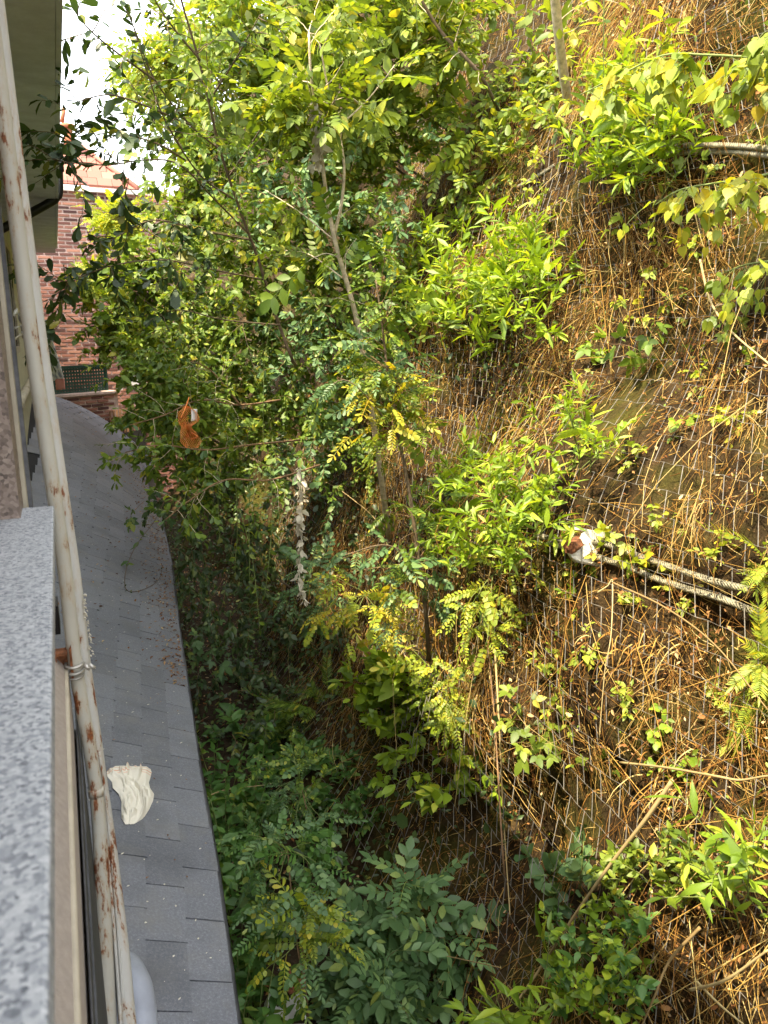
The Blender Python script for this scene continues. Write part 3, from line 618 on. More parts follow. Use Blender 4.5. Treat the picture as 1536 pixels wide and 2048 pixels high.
no = net.build('rockfall_net', M['wire'], None); tag(no, 'galvanised hexagonal wire netting pinned over the steep brown bank', 'netting')

def wire_rope(pix, rad, label, off=.07):
    pts = smooth_path([H(x, y, off) for x, y in pix], 140); t = empty('wire_rope', pts[0], label, 'steel cable', 'steel cables across the netted bank')
    T = np.gradient(pts, axis=0); T /= np.linalg.norm(T, axis=1, keepdims=True); u = np.cross(T, [0, 0, 1.0]); u /= np.linalg.norm(u, axis=1, keepdims=True); w = np.cross(T, u)
    ln = np.concatenate([[0], np.cumsum(np.linalg.norm(np.diff(pts, axis=0), axis=1))])
    for k in range(6):
        a = ln / .085 * 2 * math.pi + k * math.pi / 3; m = MB(); m.tube(pts + rad * .66 * (np.cos(a)[:, None] * u + np.sin(a)[:, None] * w), rad * .31, 5); m.build('strand', M['rope'], t)
wire_rope([(1070, 1070), (1130, 1082), (1200, 1085), (1260, 1106), (1330, 1130), (1420, 1160), (1500, 1180)], .017, 'upper of the two steel cables leaving the white anchor plate')
wire_rope([(1100, 1085), (1180, 1110), (1250, 1132), (1310, 1156), (1370, 1176), (1450, 1200), (1545, 1240)], .017, 'lower steel cable beside the white anchor plate, sagging across the bank')
wire_rope([(1290, 296), (1380, 290), (1460, 291), (1545, 297)], .016, 'upper cable of the pair high on the bank beside the dark green bush')
wire_rope([(1340, 306), (1400, 304), (1470, 304), (1545, 312)], .016, 'lower cable of the pair high on the bank beside the dark green bush')
wire_rope([(940, 410), (1010, 385), (1070, 355), (1110, 330)], .016, 'short piece of dark cable showing among dry grass high on the bank')
# anchor plate with its nut
an = empty('anchor_plate', H(1165, 1095, .1), 'bent white metal anchor plate with a rusty nut on the bank', 'anchor plate')
rA = hill_hit(1165, 1095)[1] - .14
pf = [at_r(x, y, rA) for x, y in ((1162, 1062), (1178, 1064), (1202, 1069), (1192, 1078), (1184, 1098), (1170, 1120), (1172, 1126), (1188, 1133))]
dv = np.array([-.10, .05, .02]); nn = np.array([0, 0, 1.0])
Q = np.stack([np.array(pf) + dv * k for k in (0, .33, .66, 1)], 1) + np.array([.05, .0, 0])
m = MB(); m.grid(Q); o = m.build('plate', M['plate'], an, smooth=False); o.modifiers.new('thick', 'SOLIDIFY').thickness = .014
m = MB(); c = at_r(1148, 1090, rA - .01); m.tube([c + [-.05, -.03, .0], c + [.07, .04, 0]], .036, 6); m.build('nut', M['rust'], an, smooth=False)
m = MB(); m.tube([c + [-.06, -.036, 0], c + [-.045, -.027, 0]], .016, 10); m.build('bolt', M['rust'], an)
m = MB(); c2 = at_r(1150, 1108, rA + .03); m.tube([c2 + [-.02, 0, .03], c2 + [.04, .03, -.03]], .034, 8); m.build('washer', M['plate'], an)

# litter in the ditch
t = empty('broken_tray', at_z(570, 2020, .2), 'broken white plastic tray with holes lying in the weeds of the ditch', 'litter')
c = at_z(568, 2020, .34); ax = np.array([.92, -.38, 0]); ay = np.array([.38, .92, .25])
g = [[c + ax * (i - 4) * .028 + ay * (j - 1.5) * .028 + np.array([0, 0, .02 * math.sin(i * 1.1) - .05 * (abs(i - 4) > 3)]) for j in range(5)] for i in range(9)]
m = MB(); G = np.array(g); v = G.reshape(-1, 3); fs = []
for i in range(8):
    for j in range(4):
        if (i, j) in ((1, 1), (2, 2), (1, 2), (7, 0), (6, 0)): continue
        a = i * 5 + j; fs.append((a, a + 5, a + 6, a + 1))
m.add(v, fs); o = m.build('tray', M['white'], t, smooth=False); o.modifiers.new('thick', 'SOLIDIFY').thickness = .006
m = MB(); m.tube([G[0, 0], G[4, 0] + [0, 0, -.02], G[8, 0]], .006, 5); m.build('rim', M['white'], t)
m = MB(); c = at_z(592, 1966, .26); m.obox(c - [.05, .04, .02], (.085, -.02, .03), (.01, .10, .03), (0.005, 0, .016)); m.obox(c - [.055, .035, .01], (.02, .0, .06), (.01, .07, .02), (.012, 0, .0))
tag(m.build('pot_shard', M['terracotta'], None, smooth=False), 'terracotta pot shard half buried by the ditch weeds', 'shard')
# ------------------------------------------------------------------ leaf shapes (axis +X, blade in XY, normal +Z, length 1)
def blade(stations, fold=.25, curl=.15, twist=0.0, tip=True):
    """stations: (x, half width). A folded, curled blade."""
    mids, sides = [], []
    v = [(0, 0, 0)]; f3, f4 = [], []; prev = None
    for (x, w) in stations:
        z = -curl * x * x; i = len(v); tw = twist * x
        v += [(x, 0, z), (x + .02, w, z + fold * w + tw * w), (x + .02, -w, z + fold * w - tw * w)]
        if prev is None: f3 += [(0, i, i + 1), (0, i + 2, i)]
        else: f4 += [(prev, i, i + 1, prev + 1), (prev + 2, i + 2, i, prev)]
        prev = i
    i = len(v); v.append((1, 0, -curl)); f3 += [(prev, i, prev + 1), (prev + 2, i, prev)]
    return np.array(v, float), np.array(f3), np.array(f4, int).reshape(-1, 4)
TPL = {}
def tset(name, *vs): TPL[name] = list(vs)
OV = [(.18, .17), (.42, .26), (.72, .17)]; OB = [(.2, .10), (.5, .20), (.8, .19)]; OVl = [(.25, .22), (.66, .20)]; OBl = [(.35, .15), (.78, .20)]; LNl = [(.3, .12), (.7, .09)]; LN = [(.2, .085), (.5, .13), (.8, .065)]
RD = [(.15, .24), (.45, .40), (.8, .27)]; LF = [(.12, .14), (.45, .27), (.8, .15)]
tset('ovate', blade(OV), blade(OV, .35, .3, .2), blade(OV, .1, .05, -.3))
tset('obovate', blade(OB), blade(OB, .3, .28, .25), blade(OB, .05, -.05, -.25))
tset('lance', blade(LN, .3, .2), blade(LN, .4, .45, .2), blade(LN, .2, .1, -.3))
tset('round', blade(RD, .18, .1), blade(RD, .3, .2, .15))
def rhomb(w=.24, fold=.25, curl=.12):
    return np.array([(0, 0, 0), (.45, w, fold * w), (1, 0, -curl), (.45, -w, fold * w)], float), np.array([(0, 2, 1), (0, 3, 2)]), np.zeros((0, 4), int)
tset('small', rhomb(), rhomb(.30, .1, .2), rhomb(.2, .4, .05))
def heart():
    xs_ = [(-.10, .20), (.05, .40), (.30, .46), (.58, .30), (.80, .10)]; v = [(0, 0, 0)]; f3, f4 = [], []; prev = None
    for (x, w) in xs_:
        i = len(v); z = -.12 * x * x; v += [(max(x, 0.02), 0, z), (x, w, z + .12 * w), (x, -w, z + .12 * w)]
        if prev is not None: f4 += [(prev, i, i + 1, prev + 1), (prev + 2, i + 2, i, prev)]
        prev = i
    i = len(v); v.append((1.02, 0, -.16)); f3 += [(prev, i, prev + 1), (prev + 2, i, prev)]
    return np.array(v, float), np.array(f3), np.array(f4)
tset('heart', heart())
def xf(tv, axis, nrm, scale, pos):
    a = np.asarray(axis, float); a = a / np.linalg.norm(a); n = np.asarray(nrm, float); n = n - a * (n @ a); n /= np.linalg.norm(n); b = np.cross(n, a)
    return tv[:, :1] * scale * a + tv[:, 1:2] * scale * b + tv[:, 2:] * scale * n + np.asarray(pos, float)
def joined(items):
    V, F3, F4, n = [], [], [], 0
    for v, f3, f4 in items:
        V.append(v); n0 = n; n += len(v)
        if len(f3): F3.append(np.asarray(f3) + n0)
        if len(f4): F4.append(np.asarray(f4) + n0)
    return np.concatenate(V), (np.concatenate(F3) if F3 else np.zeros((0, 3), int)), (np.concatenate(F4) if F4 else np.zeros((0, 4), int))
def stalk(p, r):
    m = MB(); m.tube(p, r, 3, cap=False); return np.concatenate(m.v), np.zeros((0, 3), int), np.concatenate(m.f[4])
def pinnate(pairs, ll, stations, droop, seed, term=True, start=.22):
    g = np.random.default_rng(seed); xs_ = np.linspace(0, 1, 7); rp_ = np.stack([xs_ * .86, 0 * xs_, -droop * xs_ ** 2], -1); it = [stalk(rp_, .0075)]
    for k in range(pairs):
        t = start + (.94 - start) * k / max(pairs - 1, 1); p = np.array([t * .86, 0, -droop * t * t]); L_ = ll * (1 - .35 * abs(t - .6)) * g.uniform(.88, 1.1)
        for s_ in (1, -1):
            a = np.array([.55 + .25 * t, s_ * 1.0, -.12 - g.uniform(0, .25)]); b = blade(stations, .2, .12); it.append((xf(b[0], a, (g.normal() * .22, g.normal() * .22, 1), L_, p), b[1], b[2]))
    if term:
        b = blade(stations, .2, .15); it.append((xf(b[0], (1, 0, -.25), (g.normal() * .2, 0, 1), ll * 1.15, rp_[-1]), b[1], b[2]))
    return joined(it)
tset('ash', pinnate(5, .30, LF, .25, 1), pinnate(6, .28, LF, .4, 2), pinnate(4, .32, LF, .1, 3))
tset('robinia', pinnate(7, .19, OB, .25, 4), pinnate(6, .21, OB, .4, 5), pinnate(5, .22, RD, .2, 6))
tset('fern', pinnate(16, .26, [(.2, .10), (.5, .09), (.8, .05)], .35, 7, start=.08), pinnate(14, .24, [(.2, .10), (.5, .09), (.8, .05)], .6, 8, start=.1))
def trifol(seed):
    g = np.random.default_rng(seed); it = [stalk(np.array([(0, 0, 0), (.35, 0, -.02), (.52, 0, -.05)]), .010)]; ST = [(.12, .22), (.4, .31), (.75, .18)]
    for a, L_, p in (((1, 0, -.2), .52, (.5, 0, -.05)), ((.5, 1, -.15), .44, (.40, 0, -.03)), ((.5, -1, -.15), .44, (.40, 0, -.03))):
        b = blade(ST, .2, .15); it.append((xf(b[0], a, (g.normal() * .2, g.normal() * .2, 1), L_, p), b[1], b[2]))
    return joined(it)
tset('bramble', trifol(1), trifol(2))
def whorl(seed, n=7, st=LN):
    g = np.random.default_rng(seed); it = []
    for k in range(n):
        a = k * 2.4 + g.uniform(-.3, .3); e = g.uniform(.15, .75); b = blade(st, .3, .35)
        it.append((xf(b[0], (math.cos(a), math.sin(a), e), (-math.cos(a) * e, -math.sin(a) * e, 1), g.uniform(.75, 1.0), (0, 0, .12 * k / n)), b[1], b[2]))
    return joined(it)
LENG = dict(ash=1.1, robinia=1.0, fern=1.0, bramble=1.0)

LO = {}                                    # plainer blades for the leaves that are joined into one mesh
for k, st in (('ovate', OVl), ('obovate', OBl), ('lance', LNl), ('round', [(.2, .32), (.7, .34)])): LO[k] = [blade(st, .25, .15), blade(st, .35, .3, .2), blade(st, .1, .0, -.25)]
# ------------------------------------------------------------------ plants
UPV = np.array([0, 0, 1.0])
def nz(v): return v / (np.linalg.norm(v, axis=-1, keepdims=True) + 1e-12)
def shoot(p, d, L, n, droop, wander, rng):
    pts = [np.asarray(p, float)]; d = nz(np.asarray(d, float)); st = L / n
    for k in range(n):
        d = nz(d + np.array([0, 0, -droop / n]) + rng.normal(size=3) * wander / math.sqrt(n)); pts.append(pts[-1] + d * st)
    return np.array(pts)
class Plant:
    def __init__(s, name, loc, label, cat, group=None, seed=0):
        s.root = empty(name, loc, label, cat, group); s.rng = np.random.default_rng(seed); s.wood = {}; s.lv = []
    def stem(s, pts, r0, r1, mat='stem_b', part='stem', n=5):
        s.wood.setdefault((part, mat), MB()).tube(pts, np.linspace(r0, r1, len(pts)), n)
    def leaves(s, pts, n, size, tpl, mat, angle=60, start=.15, flat=.55, hang=.15, jit=.35, sv=.26, tip=True, face=None):
        g = s.rng; t = np.sort(g.uniform(start, 1, n)) if n > 2 else np.linspace(start, 1, n); m = len(pts) - 1; q = np.clip(t * m, 0, m - 1e-6); i = q.astype(int); f = (q - i)[:, None]
        P = pts[i] * (1 - f) + pts[i + 1] * f; T = nz(pts[i + 1] - pts[i]); lat = nz(np.cross(T, UPV) + 1e-3); b2 = nz(np.cross(T, lat))
        side = np.where(np.arange(n) % 2 == 0, 1, -1) * np.where(g.random(n) < .12, -1, 1); ph = g.normal(0, .7, n)
        L_ = lat * (side * np.cos(ph))[:, None] + b2 * np.sin(ph)[:, None]; an = np.radians(angle + g.normal(0, 14, n))[:, None]
        A = nz(T * np.cos(an) + L_ * np.sin(an) + np.array([0, 0, -hang]) + g.normal(size=(n, 3)) * jit * .5)
        N = nz(UPV * flat + (0 if face is None else np.asarray(face)) + g.normal(size=(n, 3)) * jit); N = nz(N - A * np.sum(A * N, 1)[:, None])
        sz = size * np.exp(g.normal(0, sv, n))
        s.lv.append((P, A, N, sz, np.full(n, TK[tpl]), np.full(n, MK[mat])))
        if tip:
            a = nz(pts[-1] - pts[-2]) + [0, 0, -hang]; s.lv.append((pts[-1:], nz(a)[None], nz(UPV - nz(a) * nz(a)[2] + g.normal(size=3) * .2)[None], np.array([size]), np.array([TK[tpl]]), np.array([MK[mat]])))
    def done(s, nparts=60, part='leaf'):
        off = np.array(s.root.location)
        for (pn, mat), mb in s.wood.items(): mb.build(pn, M[mat], s.root)
        if not s.lv: return s.root
        P, A, N, S_, T_, K_ = (np.concatenate([x[k] for x in s.lv]) for k in range(6))
        v = P - C0; zc = v @ FW; zc_ = np.maximum(zc, .05); x = 768 + F * (v @ RT) / zc_; y = 1024 - F * (v @ UP) / zc_
        inv = (zc > .3) & (x > 40) & (x < 1546) & (y > -10) & (y < 2058); pxl = np.where(inv, F * S_ / zc_, 0)
        facing = np.abs(np.sum(nz(v) * N, 1)) * .6 + .4
        sc = np.where(pxl > 9, facing * pxl, 0); order = np.argsort(-sc)[:nparts]; order = order[sc[order] > 0]; isp = np.zeros(len(P), bool); isp[order] = True
        B = np.cross(N, A)
        for k in order:
            key = (int(T_[k]), int(s.rng.integers(len(TPL[TN[T_[k]]]))), int(K_[k])); me = leaf_mesh(key); o = bpy.data.objects.new(part, me); COL.objects.link(o); o.parent = s.root
            sc_ = S_[k]; o.matrix_basis = Matrix(((A[k, 0] * sc_, B[k, 0] * sc_, N[k, 0] * sc_, P[k, 0] - off[0]), (A[k, 1] * sc_, B[k, 1] * sc_, N[k, 1] * sc_, P[k, 1] - off[1]), (A[k, 2] * sc_, B[k, 2] * sc_, N[k, 2] * sc_, P[k, 2] - off[2]), (0, 0, 0, 1)))
        for mk in np.unique(K_[~isp]):
            mb = MB(); q = ~isp & (K_ == mk); bake(mb, P[q], A[q], N[q], S_[q], T_[q], s.rng); mb.build('foliage', M[MN[mk]], s.root, kind='stuff')
        return s.root
TN = list(TPL); TK = {k: i for i, k in enumerate(TN)}
MN = [k for k in M if k.startswith('lf_') or k in ('litter', 'straw')]; MK = {k: i for i, k in enumerate(MN)}
LM = {}
def leaf_mesh(key):
    if key not in LM:
        v, f3, f4 = TPL[TN[key[0]]][key[1]]; m = MB(); m.add(v, f3, f4); LM[key] = m.mesh('leaf', M[MN[key[2]]])
    return LM[key]
def bake(mb, P, A, N, S_, T_, rng):
    B = np.cross(N, A)
    for t in np.unique(T_):
        vs = LO.get(TN[t]) or TPL[TN[t]]; ch = rng.integers(len(vs), size=len(P))
        for k, (v, f3, f4) in enumerate(vs):
            q = np.where((T_ == t) & (ch == k))[0]
            if not len(q): continue
            V = (v[None, :, :1] * A[q][:, None] + v[None, :, 1:2] * B[q][:, None] + v[None, :, 2:] * N[q][:, None]) * S_[q][:, None, None] + P[q][:, None]
            o = np.arange(len(q))[:, None, None] * len(v); mb.add(V.reshape(-1, 3), (f3[None] + o).reshape(-1, 3), (f4[None] + o).reshape(-1, 4))
def under(p):                              # where a stem that stands below p leaves the rock face or the ditch floor
    X, Y, z = p; zz = np.arange(z, -.05, -.03); h = hill_X(np.full_like(zz, Y), zz) - X
    k = np.argmax(h > 0) if False else None
    if hill_X(Y, z) <= X: return np.array([X, Y, z])
    q = np.where(h <= 0)[0]; return np.array([X, Y, zz[q[0]] if len(q) else 0.0])

SEED = [100]
MARKS = [((375, 850), 'the orange net bag'), ((602, 1060), 'the white seed strand'), ((668, 478), 'the fork of the pale ash'), ((1165, 1090), 'the white anchor plate'), ((950, 585), 'the large bright clump'),
         ((970, 1030), 'the bright shrub beside the anchor plate'), ((1400, 1155), 'the sagging steel cables'), ((1120, 100), 'the straight pale trunk'), ((1265, 325), 'the deep green clump'), ((510, 500), 'the dark leaning trunk'),
         ((800, 860), 'the thin dark sapling'), ((690, 1080), 'the bare brown hollow'), ((320, 1010), 'the bend of the roof edge'), ((765, 1400), 'the glossy pointed clump'), ((815, 1925), 'the blue-green ash'), ((1220, 1730), 'the longest dry cane'),
         ((1530, 1330), 'the yellow-green fern'), ((570, 2020), 'the broken white tray'), ((590, 1800), 'the small robinia'), ((635, 270), 'the white fluff on the ash'), ((430, 250), 'the crown of the dark tree'), ((1320, 130), 'the upper heart-leaved branch'), ((1400, 380), 'the lower heart-leaved branch'), ((1450, 295), 'the upper pair of cables'), ((400, 1560), 'the nettles'), ((160, 760), 'the green lattice')]
USED = set()
def placed(short, x, y):                   # a label that says where: the nearest landmarks, until no other plant has the same
    near_ = sorted(MARKS, key=lambda m: (m[0][0] - x) ** 2 + (m[0][1] - y) ** 2)
    def rel(m):
        dx, dy = x - m[0][0], y - m[0][1]
        if abs(dx) > 2 * abs(dy): return ('to the right of ' if dx > 0 else 'to the left of ') + m[1]
        if abs(dy) > 2 * abs(dx): return ('below ' if dy > 0 else 'above ') + m[1]
        return ('below and ' if dy > 0 else 'above and ') + ('right of ' if dx > 0 else 'left of ') + m[1]
    tries = [short + ' ' + rel(near_[0])] + [short + ' between ' + near_[0][1] + ' and ' + m[1] for m in near_[1:4]] + [short + ' ' + rel(m) for m in near_[1:4]]
    for t in tries:
        if t not in USED and len(t.split()) <= 16: USED.add(t); return t
    return tries[0]
def bush(name, label, cat, x, y, rad, n, leaf, tpl, mat, group=None, off=.25, nl=14, droop=.8, up=.35, out=.7, nparts=50, wander=.5, hang=.15, flat=.55, stemmat='stem_b', r=None, spread=1.0, mat2=None, f2=0.0, angle=55, rmax=9.0, jit=.35):
    """A bush whose stems spring from the bank behind (x, y); rad and leaf are in picture pixels at its distance."""
    SEED[0] += 1; g = np.random.default_rng(SEED[0])
    hp, hr = hill_hit(x, y); rr_ = r if r else min(hr - off, rmax); c = at_r(x, y, rr_); sc = rr_ / F; Rm = rad * sc; label = placed(label, x, y) if group else label; lf = leaf * sc
    leaf *= .68 if tpl not in ('ash', 'fern') else .85; lf = leaf * sc; nl = int(nl * (1.6 if tpl not in ('ash', 'fern', 'bramble', 'robinia') else 1.15) + .5); pl = Plant(name, c, label, cat, group, SEED[0]); pl.rng = g
    toeye = -ray(x, y)
    gap = hr - rr_
    if gap > 1.0:
        base = np.array([hill_X(c[1], c[2] - .6), c[1], c[2] - .6]) if c[2] > .8 else under(c); pl.root.location = base
        if c[2] - base[2] > .2 and g.random() < .12:
            pl.stem(smooth_path([base, base * .5 + c * .5 + g.normal(size=3) * .1 * Rm, c], 10), max(.012, Rm * .03), max(.005, Rm * .012), 'bark_d', 'trunk')
        orig = lambda: c + g.normal(size=3) * np.array([.35, .35, .35]) * Rm
    else:
        pl.root.location = hp
        orig = lambda: hp * .75 + c * .25 + g.normal(size=3) * .30 * Rm
    for k in range(n):
        th = g.uniform(0, 2 * math.pi); rad_dir = (RT * math.cos(th) + UP * math.sin(th)) * spread
        d = rad_dir * g.uniform(.3, 1.1) + toeye * out * g.uniform(.3, 1.2) + UPV * up
        L_ = Rm * g.uniform(.55, 1.15); p = shoot(orig(), d, L_, 7, droop, wander, g)
        pl.stem(p, max(.0022, .006 * Rm), .0012, stemmat, 'stem', 3)
        pl.leaves(p, max(3, int(nl * g.uniform(.7, 1.3))), lf, tpl, mat2 if (mat2 and g.random() < f2) else mat, angle=angle, hang=hang, flat=flat, jit=jit, face=toeye * .35)
    return pl.done(nparts)
def upright(name, label, cat, x, y, w, h, n, leaf, tpl, mat, group=None, off=.15, nl=16, nparts=120, mat2=None, f2=0, lean=.45, up=1.0, droop=.5, stemmat='stem_g', angle=48, hang=.05, start=.25, flat=.6):
    """Leafy upright shoots (px sizes) from a wide base on the bank; rosettes towards the tips."""
    SEED[0] += 1; g = np.random.default_rng(SEED[0]); hp, hr = hill_hit(x, y); sc = hr / F; big = leaf; leaf *= .58; n = int(n * 1.7); nl = int(nl * 1.15)
    pl = Plant(name, hp, label, cat, group, SEED[0]); pl.rng = g; toeye = -ray(x, y)
    for k in range(n):
        bx_, by_ = x + g.uniform(-1, 1) * w, y + (g.uniform(-1, 1)) * h
        if ((bx_ - x) / w) ** 2 + ((by_ - y) / h) ** 2 > 1.1: continue
        p0 = H(bx_, by_ + .15 * h, off * g.uniform(.3, 1.2)); d = UPV * up + toeye * lean * g.uniform(.4, 1.6) + RT * g.normal(0, .4)
        p = shoot(p0, d, sc * big * g.uniform(1.4, 3.2), 6, droop, .35, g); pl.stem(p, .0032, .0016, stemmat, 'stem', 3)
        m_ = mat2 if (mat2 and g.random() < f2) else mat
        pl.leaves(p, max(4, int(nl * g.uniform(.7, 1.3))), sc * leaf, tpl, m_, angle=angle, start=start, hang=hang, flat=flat, sv=.3)
    return pl.done(nparts)
def pole(pl, pix, r0, r1, mat='bark', part='trunk', n=40, sides=8):
    pts = smooth_path([at_r(x, y, r) for x, y, r in pix], n); pl.stem(pts, r0, r1, mat, part, sides); return pts
def twigs(pl, pts, n, L, a, b, rng, leaf, tpl, mat, nl, droop=.5, up=.3, wood='bark', angle=55, hang=.15, flat=.5, side=None, r=.004, wander=.45, spr=1.0):
    m = len(pts) - 1
    for k in range(n):
        q = rng.uniform(a, b) * m; i = min(int(q), m - 1); p = pts[i] * (1 - q + i) + pts[i + 1] * (q - i); T = nz(pts[i + 1] - pts[i])
        th = rng.uniform(0, 6.283); e1 = nz(np.cross(T, [.3, .2, .9])); e2 = np.cross(T, e1); d = (e1 * math.cos(th) + e2 * math.sin(th)) * spr + T * .45 + UPV * up
        if side is not None: d = d + np.asarray(side) * rng.uniform(.3, 1.2)
        s_ = shoot(p, d, L * rng.uniform(.5, 1.15), 8, droop, wander, rng); pl.stem(s_, r, r * .35, wood, 'branch', 4)
        pl.leaves(s_, max(1, int(nl * rng.uniform(.7, 1.3))), leaf, tpl, mat, angle=angle, hang=hang, flat=flat)
# ------------------------------------------------------------------ stuff on the bank: straw, dead leaves, small herbs
def strands(name, mat, label, cat, n, seed, dens, Lr, wr, bulge, spread, bias, yr=(0.9, 9.5), zr=(0.3, 8.2), off=(.01, .07), tuft=0, K=4, curve=.14):
    g = np.random.default_rng(seed); Y = g.uniform(*yr, n * 4); z = g.uniform(*zr, n * 4); k = g.random(n * 4) < dens(Y, z); Y, z = Y[k][:n], z[k][:n]
    if tuft:
        j = g.integers(0, max(1, len(Y) // tuft), len(Y)); Y = Y[j] + g.normal(0, .035, len(j)); z = z[j] + g.normal(0, .025, len(j))
    n = len(Y); P0 = on_hill(Y, z, g.uniform(*off, n)); N = hill_n(Y, z); td = nz(np.array([0, 0, -1.0]) - N * (-N[:, 2:])); ty = np.cross(N, td)
    a = g.normal(bias, spread, n)[:, None]; D = td * np.cos(a) + ty * np.sin(a); E = np.cross(N, D); L = g.uniform(*Lr, n)[:, None] * np.exp(g.normal(0, .3, n))[:, None]
    cv = g.normal(0, curve, n)[:, None]; bu = g.uniform(.2, 1, n)[:, None] * bulge; w = g.uniform(*wr, n); ss = np.linspace(0, 1, K)
    pts = [P0 + D * L * s * (1 - .12 * s) + E * cv * L * s * s + N * bu * L * (4 * s * (1 - s) if tuft == 0 else 3.2 * s * (1 - .75 * s)) + td * (L * .35 * s * s if tuft else 0) for s in ss]
    u = nz(np.cross(D, N)); v_ = N; V = []
    for i, p in enumerate(pts):
        r = (w * (1 - .5 * ss[i]))[:, None]
        for an in (0, 2.094, 4.189): V.append(p + r * (math.cos(an) * u + math.sin(an) * v_))
    V = np.stack(V, 1).reshape(-1, 3); f = []
    for i in range(K - 1):
        for q in range(3): f.append((i * 3 + q, i * 3 + (q + 1) % 3, i * 3 + 3 + (q + 1) % 3, i * 3 + 3 + q))
    m = MB(); m.add(V, (np.array(f)[None] + np.arange(n)[:, None, None] * 3 * K).reshape(-1, 4)); return tag(m.build(name, M[mat]), label, cat, kind='stuff')
dn = lambda Y, z: (1 - .85 * hollow(Y, z)) * np.clip(.42 + 2.0 * vnoise(Y / .9, z / .7, 61) + .8 * vnoise(Y / .3, z / .3, 62), .03, 1)
strands('dry_straw', 'straw', 'dry brown straw lying over the netting on the bank', 'straw', 26000, 71, dn, (.05, .24), (.0008, .0024), .10, 1.3, .45)
strands('dry_grass', 'straw', 'tufts of bleached dry grass hanging down the bank', 'dry grass', 7500, 72, lambda Y, z: np.clip(.3 + 2.2 * vnoise(Y / 1.1, z / .8, 63), .0, 1), (.10, .30), (.0008, .0022), .16, .85, .2, tuft=16, K=5, curve=.25)
strands('dry_straw', 'straw', 'long dry stalks tangled across the brown bank', 'straw', 1800, 73, dn, (.4, 1.0), (.0013, .003), .10, .8, .5, off=(.04, .14))
strands('straw_litter', 'straw', 'short broken bits of straw and twig littering the bank', 'straw', 30000, 74, lambda Y, z: np.clip(.7 + vnoise(Y / .4, z / .3, 67), .1, 1), (.018, .07), (.0012, .0030), .06, 2.0, 0, off=(.0, .05), K=2)
def scatter(name, mat, label, cat, n, seed, dens, tpl, size, yr, zr, flat, off, kind='stuff', ground=None):
    g = np.random.default_rng(seed); Y = g.uniform(*yr, n * 4); z = g.uniform(*zr, n * 4); k = g.random(n * 4) < dens(Y, z); Y, z = Y[k][:n], z[k][:n]; n = len(Y)
    if ground: P = np.stack([z, Y, ground_z(z, Y) + g.uniform(*off, n)], -1); N0 = np.tile(UPV, (n, 1)); ok = z < hill_X(Y, P[:, 2]) + .02; P, N0, n = P[ok], N0[ok], int(ok.sum())
    else: P = on_hill(Y, z, g.uniform(*off, n)); N0 = hill_n(Y, z)
    N = nz(N0 * flat + g.normal(size=(n, 3)) * .6 + UPV * .3); A = g.normal(size=(n, 3)); A = nz(A - N * np.sum(A * N, 1)[:, None]); m = MB()
    bake(m, P, A, N, size * np.exp(g.normal(0, .35, n)), np.array([TK[t] for t in g.choice(tpl, n)]), g); return tag(m.build(name, M[mat]), label, cat, kind=kind)
one = lambda Y, z: np.ones_like(Y)
scatter('dead_leaves', 'litter', 'brown dead leaves caught in the netting on the bank', 'dead leaves', 24000, 81, dn, ['ovate', 'small', 'small'], .019, (.9, 10), (.3, 8.2), .8, (.01, .10))
scatter('leaf_litter', 'litter', 'fallen brown leaves on the dark ditch floor', 'dead leaves', 5000, 82, one, ['ovate', 'small'], .03, (1.5, 14), (.6, 3.2), 1.0, (.0, .05), ground=True)
scatter('small_weeds', 'lf_warm', 'small yellow-green weeds sprouting between the dry straw', 'weeds', 9000, 83, lambda Y, z: np.clip(-.1 + 2.5 * vnoise(Y / .6, z / .5, 64), 0, 1), ['small', 'ovate'], .024, (.9, 9), (.5, 8), .5, (.03, .12))
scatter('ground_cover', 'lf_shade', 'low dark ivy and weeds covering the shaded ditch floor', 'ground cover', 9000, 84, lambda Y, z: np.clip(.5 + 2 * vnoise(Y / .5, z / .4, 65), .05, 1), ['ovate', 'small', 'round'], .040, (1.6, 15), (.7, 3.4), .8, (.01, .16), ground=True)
scatter('creeping_ivy', 'lf_shade', 'small dark leaved ivy creeping up the shaded foot of the bank', 'ivy', 9000, 85, lambda Y, z: np.clip(.75 - z / 3.2 + 1.3 * vnoise(Y / .6, z / .5, 66) + .10 * (Y - 5), 0, 1), ['ovate', 'small', 'round'], .042, (3.2, 16), (.05, 4.0), .7, (.02, .22))

